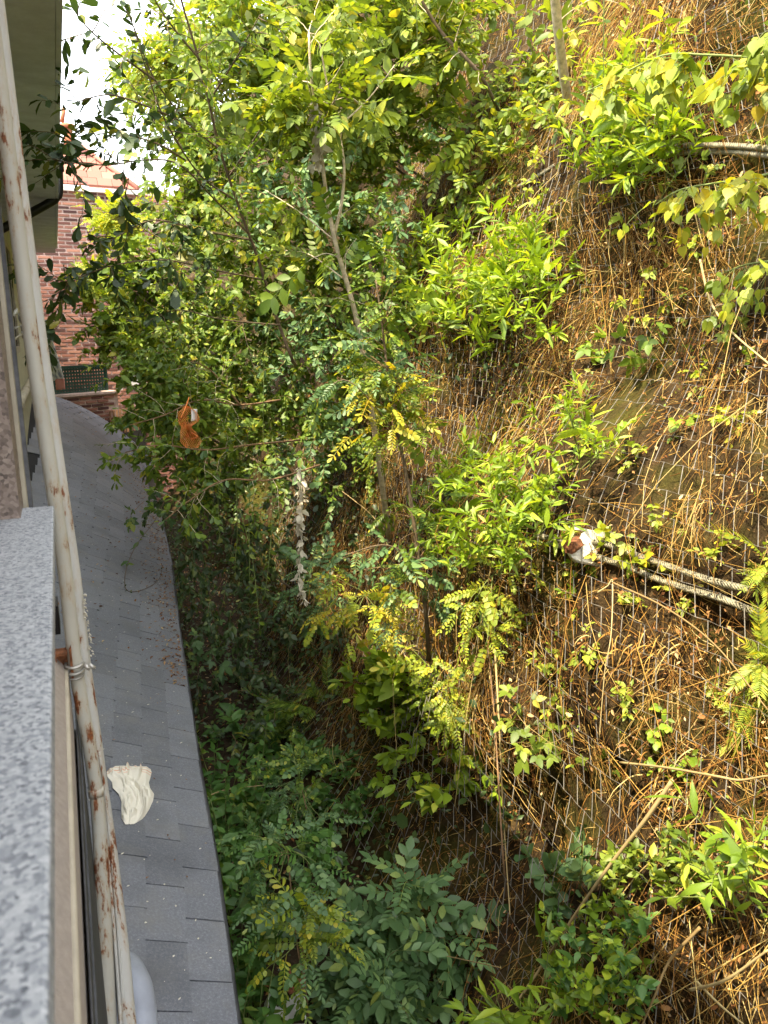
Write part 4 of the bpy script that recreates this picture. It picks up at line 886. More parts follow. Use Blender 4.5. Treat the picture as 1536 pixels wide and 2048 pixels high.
# ------------------------------------------------------------------ understorey on the bank
def inside(px, py, poly):
    c = False
    for i in range(len(poly)):
        (x1, y1), (x2, y2) = poly[i], poly[i - 1]
        if (y1 > py) != (y2 > py) and px < (x2 - x1) * (py - y1) / (y2 - y1) + x1: c = not c
    return c
def fill(poly, step, seed, fn, skip=()):
    g = np.random.default_rng(seed); xs_ = [p[0] for p in poly]; ys_ = [p[1] for p in poly]; k = 0
    y = min(ys_)
    while y < max(ys_):
        x = min(xs_) + (k % 2) * step / 2
        while x < max(xs_):
            px, py = x + g.uniform(-.3, .3) * step, y + g.uniform(-.3, .3) * step
            if inside(px, py, poly) and not any(abs(px - a) < w and abs(py - b) < h for a, b, w, h in skip): fn(px, py, g)
            x += step
        y += step * .85; k += 1
def f_top(x, y, g):
    q = g.random()
    if q < .55: bush('hillside_shrub', 'loose olive green shrub', 'shrub', x, y, 105, 15, 20, 'obovate', 'lf_warm', 'shrubs in the sunlit upper tangle', nl=18, droop=.5, nparts=45, off=.5, rmax=8.5)
    elif q < .8: bush('hillside_shrub', 'round leaved green shrub', 'shrub', x, y, 100, 14, 19, 'ovate', 'lf_mid' if g.random() < .4 else 'lf_warm', 'round leaved shrubs in the upper tangle', nl=18, droop=.7, nparts=45, off=.5, rmax=8.5)
    else: bush('young_ash', 'feathered young ash shoots', 'sapling', x, y, 100, 9, 66, 'ash', 'lf_warm', 'ash shoots in the upper tangle', nl=5, droop=.4, nparts=40, off=.6, up=.7, rmax=8.0)
fill([(440, -30), (1000, -30), (900, 120), (860, 330), (420, 330), (420, 120)], 76, 1, f_top)
fill([(880, 200), (1120, 60), (1180, 260), (1000, 420), (850, 430)], 66, 2, lambda x, y, g: bush('hillside_shrub', 'thin yellow-green shrub among dry stems', 'shrub', x, y, 85, 11, 27, 'obovate', 'lf_warm', 'thin shrubs among dry stems', nl=9, droop=.9, nparts=40, off=.3))
def f_mid(x, y, g):
    q = g.random(); lit = y < 560 or x > 650
    if q < .6: bush('hillside_shrub', 'bushy small leaved shrub', 'shrub', x, y, 95, 18, 18, 'ovate', 'lf_mid' if g.random() < .5 else 'lf_warm', 'shrubs in the middle tangle', nl=19, droop=.8, nparts=45, off=.45, rmax=8.0)
    elif q < .85: bush('trailing_shrub', 'trailing oval leaved shrub', 'shrub', x, y, 100, 14, 19, 'obovate', 'lf_ash' if g.random() < .5 else 'lf_mid', 'trailing shrubs in the middle tangle', nl=17, droop=1.3, nparts=45, off=.6, rmax=7.5)
    else: bush('bramble', 'tangled bramble', 'bramble', x, y, 95, 9, 36, 'bramble', 'lf_mid', 'brambles in the middle tangle', nl=7, droop=1.2, nparts=40, off=.5, rmax=7.5)
fill([(400, 330), (850, 330), (800, 560), (820, 740), (760, 960), (300, 900), (290, 760), (350, 560)], 76, 3, f_mid)
def f_low(x, y, g):
    q = g.random()
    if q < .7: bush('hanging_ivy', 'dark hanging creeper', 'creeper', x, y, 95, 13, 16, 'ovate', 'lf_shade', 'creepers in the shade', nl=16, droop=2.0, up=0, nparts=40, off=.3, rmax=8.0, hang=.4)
    else: bush('bramble', 'shaded grey-green bramble', 'bramble', x, y, 80, 8, 32, 'bramble', 'lf_ash', 'shaded brambles', nl=6, droop=1.2, nparts=30, off=.3, rmax=8.0)
fill([(330, 960), (600, 960), (560, 1200), (640, 1420), (560, 1560), (420, 1500), (370, 1250)], 95, 4, f_low)
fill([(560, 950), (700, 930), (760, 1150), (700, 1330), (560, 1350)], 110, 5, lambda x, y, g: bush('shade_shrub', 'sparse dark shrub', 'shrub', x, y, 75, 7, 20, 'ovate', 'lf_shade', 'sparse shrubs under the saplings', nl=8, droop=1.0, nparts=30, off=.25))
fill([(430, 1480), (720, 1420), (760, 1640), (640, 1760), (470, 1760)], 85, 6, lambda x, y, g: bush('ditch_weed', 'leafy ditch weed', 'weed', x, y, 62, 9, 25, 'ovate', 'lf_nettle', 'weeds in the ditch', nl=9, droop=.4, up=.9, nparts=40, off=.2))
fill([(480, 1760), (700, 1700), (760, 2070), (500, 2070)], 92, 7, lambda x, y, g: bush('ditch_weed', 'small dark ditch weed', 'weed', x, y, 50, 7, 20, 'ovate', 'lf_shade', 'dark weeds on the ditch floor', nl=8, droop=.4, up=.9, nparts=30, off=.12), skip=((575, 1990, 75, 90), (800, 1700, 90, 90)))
fill([(250, 690), (420, 690), (430, 1010), (335, 1010), (300, 860)], 78, 9, lambda x, y, g: bush('ditch_shrub', 'leafy shrub over the roof edge', 'shrub', x, y, 90, 17, 18, 'ovate', 'lf_mid', 'shrubs along the far roof edge', nl=18, droop=.8, nparts=45, r=7.0 + .8 * g.random(), out=.3))
# thin growth on the dry bank
def f_dry(x, y, g):
    q = g.random()
    if q < .40: bush('dry_bank_weed', 'small yellow-green weed', 'weed', x, y, 46, 7, 20, 'ovate', 'lf_yell', 'weeds in the dry bank', nl=5, droop=.8, nparts=25, off=.1)
    elif q < .6: bush('bramble', 'single bramble spray', 'bramble', x, y, 60, 3, 38, 'bramble', 'lf_warm', 'bramble sprays on the dry bank', nl=4, droop=.9, nparts=20, off=.15)
    elif q < .75: bush('clover_weed', 'low round leaved weed', 'weed', x, y, 36, 5, 21, 'round', 'lf_bright', 'round leaved weeds in the dry bank', nl=3, droop=.5, nparts=20, off=.08)
fill([(1100, 20), (1536, 260), (1536, 1650), (1200, 1560), (1000, 1560), (1000, 1200), (1120, 900), (1150, 500), (1050, 420)], 118, 8, f_dry)

# ------------------------------------------------------------------ the bright green clumps
upright('bright_shrub', 'large bright green clump of narrow leaves overhanging the netted bank', 'shrub', 950, 585, 165, 120, 88, 40, 'lance', 'lf_bright', off=.45, nl=15, nparts=300)
upright('bright_shrub', 'tall bright green shrub beside the white anchor plate', 'shrub', 962, 1035, 122, 120, 72, 40, 'lance', 'lf_bright', off=.45, nl=15, nparts=300)
upright('bright_shrub', 'bright glossy green clump with broad pointed leaves below the dark thin sapling', 'shrub', 765, 1400, 55, 66, 28, 36, 'ovate', 'lf_bright', off=.35, nl=12, nparts=250)
upright('bright_shrub', 'straggling green shrub with pointed leaves hanging under the yellow sprays', 'shrub', 870, 1500, 75, 95, 24, 36, 'ovate', 'lf_bright', off=.3, nl=9, nparts=200, up=.5, droop=1.0)
upright('bright_shrub', 'deep green leafy clump high on the bank beside the pair of cables', 'shrub', 1265, 325, 100, 75, 44, 42, 'lance', 'lf_bright', off=.35, nl=14, nparts=250)
upright('bright_shrub', 'pale sunlit shrub above the deep green clump high on the bank', 'shrub', 1245, 215, 85, 70, 26, 36, 'lance', 'lf_yell', off=.35, nl=13, nparts=200)
upright('bright_shrub', 'small bright green plant alone on the netted bank above the dry grass', 'shrub', 1145, 890, 55, 60, 14, 42, 'lance', 'lf_bright', off=.2, nl=9, nparts=120)
upright('willowherb', 'leafy plant with long lance shaped leaves at the lower corner of the bank', 'plant', 1490, 1800, 60, 85, 7, 66, 'lance', 'lf_bright', off=.3, nl=13, nparts=120, angle=62, start=.1)
upright('willowherb', 'long leaved bright plant half cut off at the foot of the picture', 'plant', 1005, 2065, 80, 24, 8, 52, 'lance', 'lf_bright', off=.3, nl=10, nparts=90, start=.1)
upright('leafy_shrub', 'round leaved green shrub at the foot of the netting beside a long dry cane', 'shrub', 1185, 1925, 105, 110, 52, 27, 'ovate', 'lf_bright', off=.35, nl=12, nparts=250, angle=60, mat2='lf_nettle', f2=.4)
upright('leafy_shrub', 'fine leaved olive shrub against the open netting low on the bank', 'shrub', 1290, 1760, 110, 70, 26, 26, 'ovate', 'lf_warm', off=.25, nl=14, nparts=150)
upright('leafy_shrub', 'pale green sprig with rounded leaves hanging on the netting', 'shrub', 1110, 1790, 55, 45, 10, 36, 'round', 'lf_ash', off=.2, nl=8, nparts=80)
bush('bramble', 'big leaved bramble with pale toothed leaves below the dry grass', 'bramble', 1065, 1470, 85, 6, 66, 'bramble', 'lf_warm', nl=5, droop=.6, nparts=60, off=.35)
bush('bramble', 'bramble with yellow three-part leaves beside the steel cables', 'bramble', 1255, 1115, 70, 4, 66, 'bramble', 'lf_yell', nl=4, droop=.8, nparts=40, off=.22)
bush('bramble', 'bramble shoot with large round leaves in the middle of the dry bank', 'bramble', 1275, 690, 80, 4, 70, 'bramble', 'lf_mid', nl=4, droop=.9, nparts=40, off=.25)
for (x, y, s, lb) in ((1545, 1330, 70, 'yellow-green fern frond cluster below the lower steel cable'), (1510, 1425, 60, 'olive fern tucked under the yellow-green fern'), (640, 1420, 75, 'dark fern in the shade beside the glossy green clump'), (590, 1450, 90, 'small dark fern growing in the ditch shade'), (1525, 1150, 60, 'feathery yellow plant at the far end of the steel cables')):
    bush('fern', lb, 'fern', x, y, s * .45, 5, s, 'fern', 'lf_yell' if 'yellow' in lb else 'lf_mid', nl=3, droop=.6, nparts=30, off=.15, angle=35)
# ash and robinia sprays standing free of the bank
bush('ash_seedling', 'blue-green ash sapling with big feathered leaves at the foot of the bank', 'sapling', 815, 1925, 120, 19, 98, 'ash', 'lf_ash', nl=6, droop=.5, up=.8, nparts=120, off=.6, angle=52, hang=.2, out=.8, wander=.3)
bush('ash_seedling', 'lower blue-green ash shoots spreading over the ditch at the picture foot', 'sapling', 745, 2010, 85, 9, 90, 'ash', 'lf_ash', nl=5, droop=.5, up=.6, nparts=80, off=.5, angle=55)
def spray(name, label, x, y, stem_px, leaf, tpl, mats, n, rad, off, cat='sapling', nparts=90, stemmat='stem_b', nl=4, r0=.006):
    leaf *= .56; n = int(n * 1.35)
    SEED[0] += 1; g = np.random.default_rng(SEED[0]); hp, hr = hill_hit(*stem_px[-1][:2]); rr_ = hr - off; sc = rr_ / F
    pl = Plant(name, hp, label, cat, None, SEED[0]); pl.rng = g
    pts = smooth_path([at_r(a, b, rr_) for a, b in stem_px[:-1]] + [hp], 24); pl.stem(pts, r0 * .5, r0, stemmat, 'stem', 6)
    for k in range(n):
        c = pts[0] if k < n * .4 else pts[int(g.uniform(0, 7))]; th = g.uniform(0, 6.28); d = RT * math.cos(th) + UP * math.sin(th) * .8 - ray(x, y) * .5 + UPV * .2
        p = shoot(c, d, rad * sc * g.uniform(.5, 1.1), 6, .6, .3, g); pl.stem(p, .003, .0015, 'stem_g', 'branch', 4); pl.leaves(p, nl, leaf * sc, tpl, mats[k % len(mats)], angle=55, hang=.2, face=-ray(x, y) * .5)
    return pl.done(nparts)
spray('robinia_seedling', 'small robinia with blue-green feathered leaves over the ditch, yellowing below', 580, 1750, [(575, 1700), (590, 1860), (612, 1990), (615, 2040)], 105, 'robinia', ['lf_ash', 'lf_nettle'], 12, 90, .7)
spray('robinia_seedling', 'yellow-green robinia sprig just below the blue-green one in the ditch', 600, 1860, [(598, 1840), (606, 1920), (612, 1990), (618, 2044)], 95, 'robinia', ['lf_yell', 'lf_warm'], 8, 70, .75)
spray('robinia_seedling', 'pale yellow robinia sprig on a tall thin stem in front of the netting', 1010, 1190, [(985, 1150), (975, 1260), (990, 1450), (1005, 1700), (1015, 1810)], 100, 'robinia', ['lf_yell'], 8, 80, .35)
spray('robinia_seedling', 'golden robinia sprays hanging beside the dark thin sapling', 740, 1230, [(730, 1190), (760, 1250), (850, 1275), (880, 1290)], 85, 'robinia', ['lf_yell', 'lf_gold'], 12, 110, .5)
spray('robinia_seedling', 'grey-green robinia sprig at the end of the white seed strand', 640, 1180, [(620, 1160), (660, 1230), (690, 1330)], 85, 'robinia', ['lf_ash'], 7, 75, .5)
spray('robinia_seedling', 'yellow feathered sprig over the straggling green shrub', 900, 1400, [(890, 1370), (930, 1420), (960, 1500)], 80, 'robinia', ['lf_yell'], 9, 85, .45)
spray('robinia_seedling', 'dark green robinia shoots in the ditch shade above the blue-green seedling', 560, 1590, [(600, 1560), (620, 1650), (640, 1740)], 70, 'robinia', ['lf_ash', 'lf_mid'], 9, 85, .5)
# nettles along the foot of the lean-to
ORD = 'first second third fourth fifth sixth seventh eighth ninth tenth eleventh'.split()
for k, (x, y) in enumerate(sorted(((425, 1640), (415, 1585), (437, 1745), (452, 1800), (462, 1870), (475, 1935), (482, 1990), (500, 2025), (455, 1690), (480, 1560), (500, 1620)), key=lambda p: -p[1])):
    q = at_z(x + 14, y + 25, .35); SEED[0] += 1; pl = Plant('nettle', (q[0], q[1], 0), ORD[k] + ' green nettle from the picture foot along the edge of the shingle roof', 'nettle', 'nettles along the shingle roof', SEED[0])
    for j in range(7):
        g = pl.rng; p = shoot((q[0] + g.normal(0, .07), q[1] + g.normal(0, .12), 0), (g.normal(0, .15), g.normal(0, .15), 1), g.uniform(.45, .85), 7, .2, .15, g); pl.stem(p, .004, .002, 'stem_g', 'stem', 4); pl.leaves(p, 14, .075, 'ovate', 'lf_nettle', angle=75, start=.3, flat=.9)
    pl.done(90)
# ------------------------------------------------------------------ saplings and trees
rngT = np.random.default_rng(500)
# tree between the ditch and the eave, backlit darkness put into its leaf colour
tr = Plant('willow_tree', H(610, 760), 'slender tree leaning over the ditch, leaves dark as if backlit, its branches reaching the eave', 'tree', seed=501)
tp = pole(tr, [(585, 720, 6.6), (555, 640, 6.5), (520, 530, 6.3), (480, 420, 6.1), (440, 300, 5.9), (415, 190, 5.7), (395, 110, 5.6), (360, -10, 5.5), (340, -120, 5.4)], .014, .005, 'bark_d')
bs = tr.root.location; tr.stem(smooth_path([np.array(bs), tp[0]], 8), .016, .014, 'bark_d', 'trunk', 8)
br = [[(500, 470, 6.2), (430, 400, 5.8), (360, 330, 5.3), (290, 320, 4.9), (220, 330, 4.6), (140, 325, 4.4), (104, 318, 4.35)],
      [(440, 300, 5.9), (380, 250, 5.6), (310, 160, 5.3), (270, 60, 5.1), (235, -20, 5.0)],
      [(470, 400, 6.0), (400, 350, 5.7), (330, 240, 5.3), (290, 130, 5.1), (260, 30, 5.0)],
      [(530, 560, 6.4), (430, 540, 5.8), (330, 520, 5.4), (230, 530, 5.1), (150, 560, 4.9), (100, 600, 4.8)],
      [(500, 480, 6.2), (400, 460, 5.8), (310, 440, 5.4), (240, 470, 5.2), (190, 500, 5.1)],
      [(560, 650, 6.5), (450, 640, 6.0), (360, 620, 5.7), (300, 640, 5.5)],
      [(420, 200, 5.7), (470, 120, 5.4), (520, 30, 5.2)], [(400, 120, 5.6), (350, 60, 5.4), (310, 0, 5.3), (290, -60, 5.2)], [(460, 350, 6.0), (520, 260, 5.8), (560, 180, 5.6)],
      [(380, 250, 5.6), (300, 215, 5.1), (220, 190, 4.8), (150, 205, 4.7)], [(310, 160, 5.3), (240, 110, 5.0), (180, 60, 4.8), (140, 10, 4.8)], [(370, 320, 5.6), (320, 290, 5.2), (250, 270, 4.9), (210, 280, 4.8)]]
for k, b in enumerate(br):
    p = pole(tr, b, .007, .0025, 'bark_d', 'branch', 26, 6)
    twigs(tr, p, (13, 6, 8, 14, 11, 12, 12, 6, 12, 5, 4, 6)[k], .42, .12, 1.0, rngT, .070 if k in (0, 3, 4, 9, 10, 11) else .052, 'obovate', 'lf_dark' if k in (0, 1, 3, 4, 7, 9, 10, 11) else 'lf_mid', 21 if k not in (1, 7, 9, 10, 11) else 9, droop=.7, wood='bark_d', angle=52, hang=.25, r=.003)
    tr.leaves(p, 30 if k < 9 else 12, .062, 'obovate', 'lf_dark', angle=55, start=.35)
twigs(tr, tp, 34, .6, .25, .98, rngT, .048, 'obovate', 'lf_mid', 22, droop=.6, wood='bark_d', side=RT * .2 - FW * .3, r=.003)
tr.done(300)
# pale slender ash sapling in the middle
t = Plant('ash_tree', H(778, 1075), 'slender pale barked ash sapling rising through the middle, forked near its top', 'sapling', seed=502)
p = pole(t, [(778, 1075, 6.5), (768, 1000, 6.0), (752, 880, 5.6), (735, 770, 5.4), (718, 660, 5.3), (695, 570, 5.2), (672, 490, 5.1), (656, 410, 5.05), (645, 330, 5.0), (635, 240, 4.95), (622, 150, 4.9), (618, 70, 4.9)], .023, .006, 'bark')
p2 = pole(t, [(668, 475, 5.1), (684, 400, 5.05), (688, 330, 5.0), (676, 255, 5.0), (655, 170, 4.95), (640, 90, 4.9)], .011, .004, 'bark', 'branch', 24, 6)
for b in ([(668, 480, 5.1), (600, 425, 5.2), (530, 380, 5.3)], [(690, 560, 5.2), (620, 510, 5.3), (560, 500, 5.4)], [(676, 255, 5.0), (735, 200, 5.0), (790, 130, 5.0)], [(645, 330, 5), (590, 250, 4.9), (520, 190, 4.9)]):
    q = pole(t, b, .005, .003, 'bark', 'branch', 14, 5); t.leaves(q, 7, .22, 'ash', 'lf_warm', angle=60, start=.35)
twigs(t, p, 16, .30, .78, 1.0, rngT, .22, 'ash', 'lf_warm', 4, droop=.4, up=.6)
twigs(t, p2, 9, .25, .45, 1.0, rngT, .21, 'ash', 'lf_warm', 4, droop=.4, up=.6)
twigs(t, p, 9, .28, .15, .6, rngT, .24, 'ash', 'lf_mid', 3, droop=.6, side=-FW * .4)
t.done(160)
# darker robinia sapling beside it
t = Plant('robinia_tree', H(858, 1320), 'thin dark robinia sapling with yellowing feathered leaves beside the pale ash', 'sapling', seed=503)
p = pole(t, [(858, 1320, 5.6), (852, 1230, 5.2), (838, 1120, 5.0), (818, 980, 4.9), (795, 860, 4.85), (775, 740, 4.8), (763, 640, 4.8), (752, 560, 4.8)], .016, .005, 'bark_d')
for (a, b, n_, mt) in ((.10, .3, 9, 'lf_ash'), (.22, .4, 8, 'lf_mid'), (.5, .72, 16, 'lf_warm'), (.55, .7, 8, 'lf_gold'), (.6, .8, 7, 'lf_ash'), (.8, 1.0, 7, 'lf_mid')):
    twigs(t, p, int(n_ * 1.3), .26, a, b, rngT, .165, 'robinia', mt, 4, droop=.6, wood='stem_b', side=-FW * .4, r=.003)
q = pole(t, [(800, 880, 4.85), (740, 800, 4.7), (690, 760, 4.6), (650, 780, 4.6)], .005, .003, 'bark_d', 'branch', 14, 5); t.leaves(q, 9, .24, 'robinia', 'lf_ash', start=.3)
q = pole(t, [(838, 1120, 5.0), (770, 1090, 4.9), (690, 1110, 4.8)], .005, .003, 'bark_d', 'branch', 14, 5); t.leaves(q, 6, .22, 'robinia', 'lf_ash', start=.3)
t.done(150)
# pale straight trunk high on the bank, and two thinner ones
t = Plant('young_tree', H(1137, 212), 'straight pale young trunk at the top of the bank beside the sunlit shrub', 'tree', seed=504)
p = pole(t, [(1137, 212, 6.35), (1126, 140, 6.1), (1114, 40, 5.9), (1104, -80, 5.8)], .034, .030, 'bark'); twigs(t, p, 8, .4, .5, 1, rngT, .10, 'ovate', 'lf_yell', 8); t.done(60)
for (px, lb) in (([(905, 290), (850, 130), (760, 30), (700, -30)], 'thin bare trunk leaning over the brown hollow at the top'), ([(1010, 250), (960, 150), (880, 60), (820, -40)], 'second thin trunk leaning along the brown hollow')):
    SEED[0] += 1; h0, r0 = hill_hit(*px[0]); t = Plant('leaning_tree', h0, lb, 'tree', None, SEED[0]); p = pole(t, [(px[0][0], px[0][1], r0)] + [(a, b, r0 - .5) for a, b in px[1:]], .016, .012, 'bark_d'); twigs(t, p, 10, .4, .3, 1, rngT, .085, 'obovate', 'lf_warm', 9, droop=.6); t.done(80)
# poplar like branch with heart shaped leaves reaching in at the top
def heart_branch(label, pixr, n, leaf, mats, seed, base):
    t = Plant('lime_branch', at_r(*base), label, 'tree branch', seed=seed); g = t.rng
    p = pole(t, pixr, .007, .003, 'stem_g', 'branch', 24, 5)
    for k in range(int(n * 1.5)):
        i = int(g.uniform(4, 23)); q = shoot(p[i], RT * g.normal(0, .7) - UPV * g.uniform(.0, .8) - FW * .2, g.uniform(.08, .3), 5, .8, .3, g); t.stem(q, .002, .0012, 'stem_g', 'stem', 3)
        t.leaves(q, 3, leaf * .66, 'heart', mats[k % len(mats)], angle=45, hang=.55, flat=.35, jit=.45, face=-FW * .5, sv=.2)
    return t.done(200)
heart_branch('upper leafy branch with yellow heart shaped leaves crossing the top of the bank', [(1620, 60, 3.9), (1530, 110, 4.0), (1420, 110, 4.1), (1330, 110, 4.2), (1240, 150, 4.4), (1160, 190, 4.6)], 30, .098, ['lf_yell', 'lf_yell', 'lf_warm', 'lf_gold'], 510, (1620, 60, 3.9))
heart_branch('lower leafy branch with yellow heart shaped leaves below the pair of cables', [(1620, 330, 3.9), (1530, 350, 4.0), (1440, 365, 4.2), (1360, 380, 4.3), (1310, 410, 4.4)], 20, .085, ['lf_yell', 'lf_gold', 'lf_yell'], 511, (1620, 330, 3.9))
heart_branch('short sprig of pale heart shaped leaves at the edge of the dry bank', [(1620, 500, 3.9), (1550, 520, 4.0), (1490, 530, 4.1), (1450, 545, 4.2)], 10, .08, ['lf_yell', 'lf_warm'], 512, (1620, 500, 3.9))
heart_branch('hanging twig of green heart shaped leaves at the top corner', [(1640, 0, 3.7), (1560, 60, 3.8), (1515, 150, 3.9), (1505, 230, 4.0)], 12, .10, ['lf_warm', 'lf_yell'], 513, (1640, 0, 3.7))

# trees beyond, between the ditch and the brick house
def far_tree(name, label, x, y, r, rad, n, leaf, tpl, mat, seed, nl=14, nparts=60, group=None, mat2=None):
    c = at_r(x, y, r); sc = r / F; Rm = rad * sc; g = np.random.default_rng(seed); b = np.array([hill_X(c[1], c[2] - 1.0), c[1], c[2] - 1.0]) if c[2] > 1.6 else under(c); t = Plant(name, b, label, 'tree', group, seed)
    pt = smooth_path([b, b * .5 + c * .5 + g.normal(size=3) * .1, c, c + [0, 0, Rm * .6]], 16); t.stem(pt, .028, .012, 'bark_d', 'trunk', 7)
    for k in range(n):
        o = c + nz(g.normal(size=3)) * Rm * .35 * g.random() ** .4; d = nz(g.normal(size=3) + [0, 0, .35]); p = shoot(o, d, Rm * g.uniform(.4, .9), 6, .5, .4, g); t.stem(p, .008, .003, 'bark_d', 'branch', 4)
        t.leaves(p, int(nl * g.uniform(.6, 1.3)), leaf * sc, tpl, mat2 if mat2 and g.random() < .35 else mat, angle=55)
    t.done(nparts)
far_tree('robinia_tree', 'tall yellow-green tree behind the dark one, bright against the white sky', 345, 130, 11.0, 100, 40, 48, 'robinia', 'lf_yell', 521, nl=7, mat2='lf_warm')
far_tree('robinia_tree', 'yellow tinted feathery tree in front of the upper brick wall', 240, 450, 13.5, 62, 30, 36, 'robinia', 'lf_yell', 522, nl=6)
far_tree('robinia_tree', 'small feathery tree with gold sprays against the middle of the brick wall', 185, 560, 13.5, 50, 22, 40, 'robinia', 'lf_yell', 523, nl=6, mat2='lf_mid')
far_tree('bushy_tree', 'dense olive bush hanging over the green lattice screen', 245, 665, 13.0, 95, 110, 13, 'ovate', 'lf_warm', 524, nl=22, mat2='lf_mid')
far_tree('bushy_tree', 'dark bushy tree closing the far end of the ditch', 330, 690, 12.0, 95, 95, 14, 'ovate', 'lf_mid', 525, nl=20)
far_tree('bushy_tree', 'pale bushy tree filling the gap between sky and hillside', 420, 300, 10.5, 115, 85, 17, 'obovate', 'lf_warm', 526, nl=16, mat2='lf_mid')
far_tree('bushy_tree', 'light green tree showing between the dark branches under the sky', 380, 430, 11.0, 110, 85, 16, 'obovate', 'lf_mid', 527, nl=16, mat2='lf_yell')
far_tree('bushy_tree', 'mid green bushy tree low beside the brick terrace', 300, 560, 12.0, 95, 85, 15, 'ovate', 'lf_mid', 528, nl=18, mat2='lf_warm')
far_tree('bushy_tree', 'sunlit tree crown at the very top of the slope', 480, 60, 10.0, 125, 85, 17, 'obovate', 'lf_warm', 529, nl=16, mat2='lf_yell')
far_tree('bushy_tree', 'leafy bush over the edge of the roof at the far ditch', 330, 830, 9.5, 75, 60, 17, 'ovate', 'lf_mid', 530, nl=14)
# a low branch with the orange net bag in front of the ditch
t = Plant('leafy_branch', at_r(560, 800, 6.8), 'long low branch with oval leaves reaching over the roof edge, orange net caught on it', 'tree branch', seed=540)
for b in ([(560, 800, 6.8), (480, 810, 6.3), (400, 800, 5.9), (330, 830, 5.6), (260, 850, 5.4)], [(600, 880, 6.6), (500, 890, 6.0), (410, 900, 5.6), (320, 890, 5.4), (250, 905, 5.3)], [(640, 930, 6.4), (540, 960, 5.9), (450, 960, 5.6), (380, 1000, 5.4), (330, 1040, 5.3)], [(480, 810, 6.3), (420, 740, 6.0), (370, 720, 5.8)]):
    p = pole(t, b, .009, .003, 'stem_b', 'branch', 22, 5); twigs(t, p, 14, .32, .2, 1, rngT, .054, 'obovate', 'lf_mid', 14, droop=.6, side=-FW * .2, r=.0025); t.leaves(p, 20, .058, 'obovate', 'lf_ash', start=.3)
t.done(280)
t = NT('orange_net'); cc = t.rnd(); M['onet'] = t.pbr((0.85, 0.27, 0.06), 0.5)
bag = empty('net_bag', at_r(375, 850, 5.3), 'torn orange net bag snagged on the low branch above the roof edge', 'net bag')
n = 11; hgt = 20; U, V = np.meshgrid(np.linspace(-1, 1, n), np.linspace(0, 1, hgt), indexing='ij')
wdt = np.interp(V, [0, .15, .35, .5, .62, .85, 1], [5, 20, 22, 9, 16, 22, 12]); sx = np.interp(V, [0, .3, .5, .75, 1], [372, 378, 372, 380, 384])
PX = sx + U * wdt; PY = 812 + V * 84; D_ = np.array([[ray(a, b) for a, b in zip(r1, r2)] for r1, r2 in zip(PX, PY)]); rad_ = 5.25 + .05 * np.cos(U * 3) + .08 * vnoise(U * 2.5, V * 6, 91)
G = C0 + D_ * rad_[..., None]; PA, PB = [], []
for i in range(n):
    for j in range(hgt - 1):
        if vnoise(np.array(i / 3.0), np.array(j / 4.0), 92) > .28: continue
        if i + 1 < n: PA.append(G[i, j]); PB.append(G[i + 1, j + 1])
        if i > 0: PA.append(G[i, j]); PB.append(G[i - 1, j + 1])
m = MB(); rr = np.full(len(PA), .0017); prisms(m, np.array(PA), np.array(PB), rr, rr); m.build('netting', M['onet'], bag)
m = MB(); m.tube(smooth_path([at_r(378, 795, 5.3), at_r(372, 812, 5.26), at_r(362, 835, 5.2)], 10), .004, 5); m.tube(smooth_path([G[7, 12], G[9, 14], G[5, 15]], 10), .004, 5); m.build('cord', M['onet'], bag)
m = MB(); q = np.array([[at_r(383 + i * 4.0 - .06 * (j - 3) ** 2, 818 + j * 4.0, 5.2 + .01 * i) for j in range(7)] for i in range(4)]); m.grid(q); o = m.build('label_film', M['white'], bag); o.modifiers.new('thick', 'SOLIDIFY').thickness = .001

# hanging vines and the strand of old seed heads
for k, (px, r) in enumerate((([(540, 930), (545, 1020), (540, 1100), (530, 1190)], 5.6), ([(500, 960), (498, 1060), (500, 1180)], 6.0), ([(470, 940), (475, 1050), (470, 1130)], 6.2), ([(560, 560), (540, 650), (528, 740), (526, 880)], 5.4), ([(480, 1020), (505, 1120), (520, 1260)], 6.0), ([(832, -10), (834, 50), (836, 110)], 5.2), ([(1208, -10), (1207, 80), (1207, 190)], 5.0), ([(470, 200), (474, 320), (470, 420)], 5.6), ([(440, 930), (436, 1010), (440, 1090)], 6.4))):
    SEED[0] += 1; p = smooth_path([at_r(x, y, r) for x, y in px], 24); t = Plant('hanging_vine', p[0], placed('thin hanging vine', *px[1]), 'vine', 'vines hanging in the tangle', SEED[0]); t.stem(p, .0035, .002, 'stem_g', 'stem', 4); t.leaves(p, 14, .045, 'ovate', 'lf_mid', angle=80, hang=.4); t.done(15)
for (px, r, lb) in (([(600, 935), (604, 1000), (598, 1040), (604, 1090), (598, 1140), (607, 1200)], 5.3, 'ragged white strand of old seed heads hanging over the dark hollow'), ([(632, 205), (634, 250), (640, 300), (634, 335)], 4.85, 'clump of white seed fluff hung in the fork of the pale ash')):
    p = smooth_path([at_r(x, y, r) for x, y in px], 40); t = empty('seed_strand', p[0], lb, 'vine'); m = MB(); m.tube(p, .004, 5); m.build('stem', M['fluff'], t); m = MB(); g = np.random.default_rng(int(r * 100)); ps = p[g.integers(0, 40, 130)] + g.normal(size=(130, 3)) * [.010, .010, .012]; A = nz(g.normal(size=(130, 3)) * [.6, .6, .5] + [0, 0, -.8]); N = nz(np.cross(A, g.normal(size=(130, 3)))); bake(m, ps, A, N, g.uniform(.03, .075, 130), np.full(130, TK['ovate']), g); m.build('seed_heads', M['fluff'], t, kind='stuff')
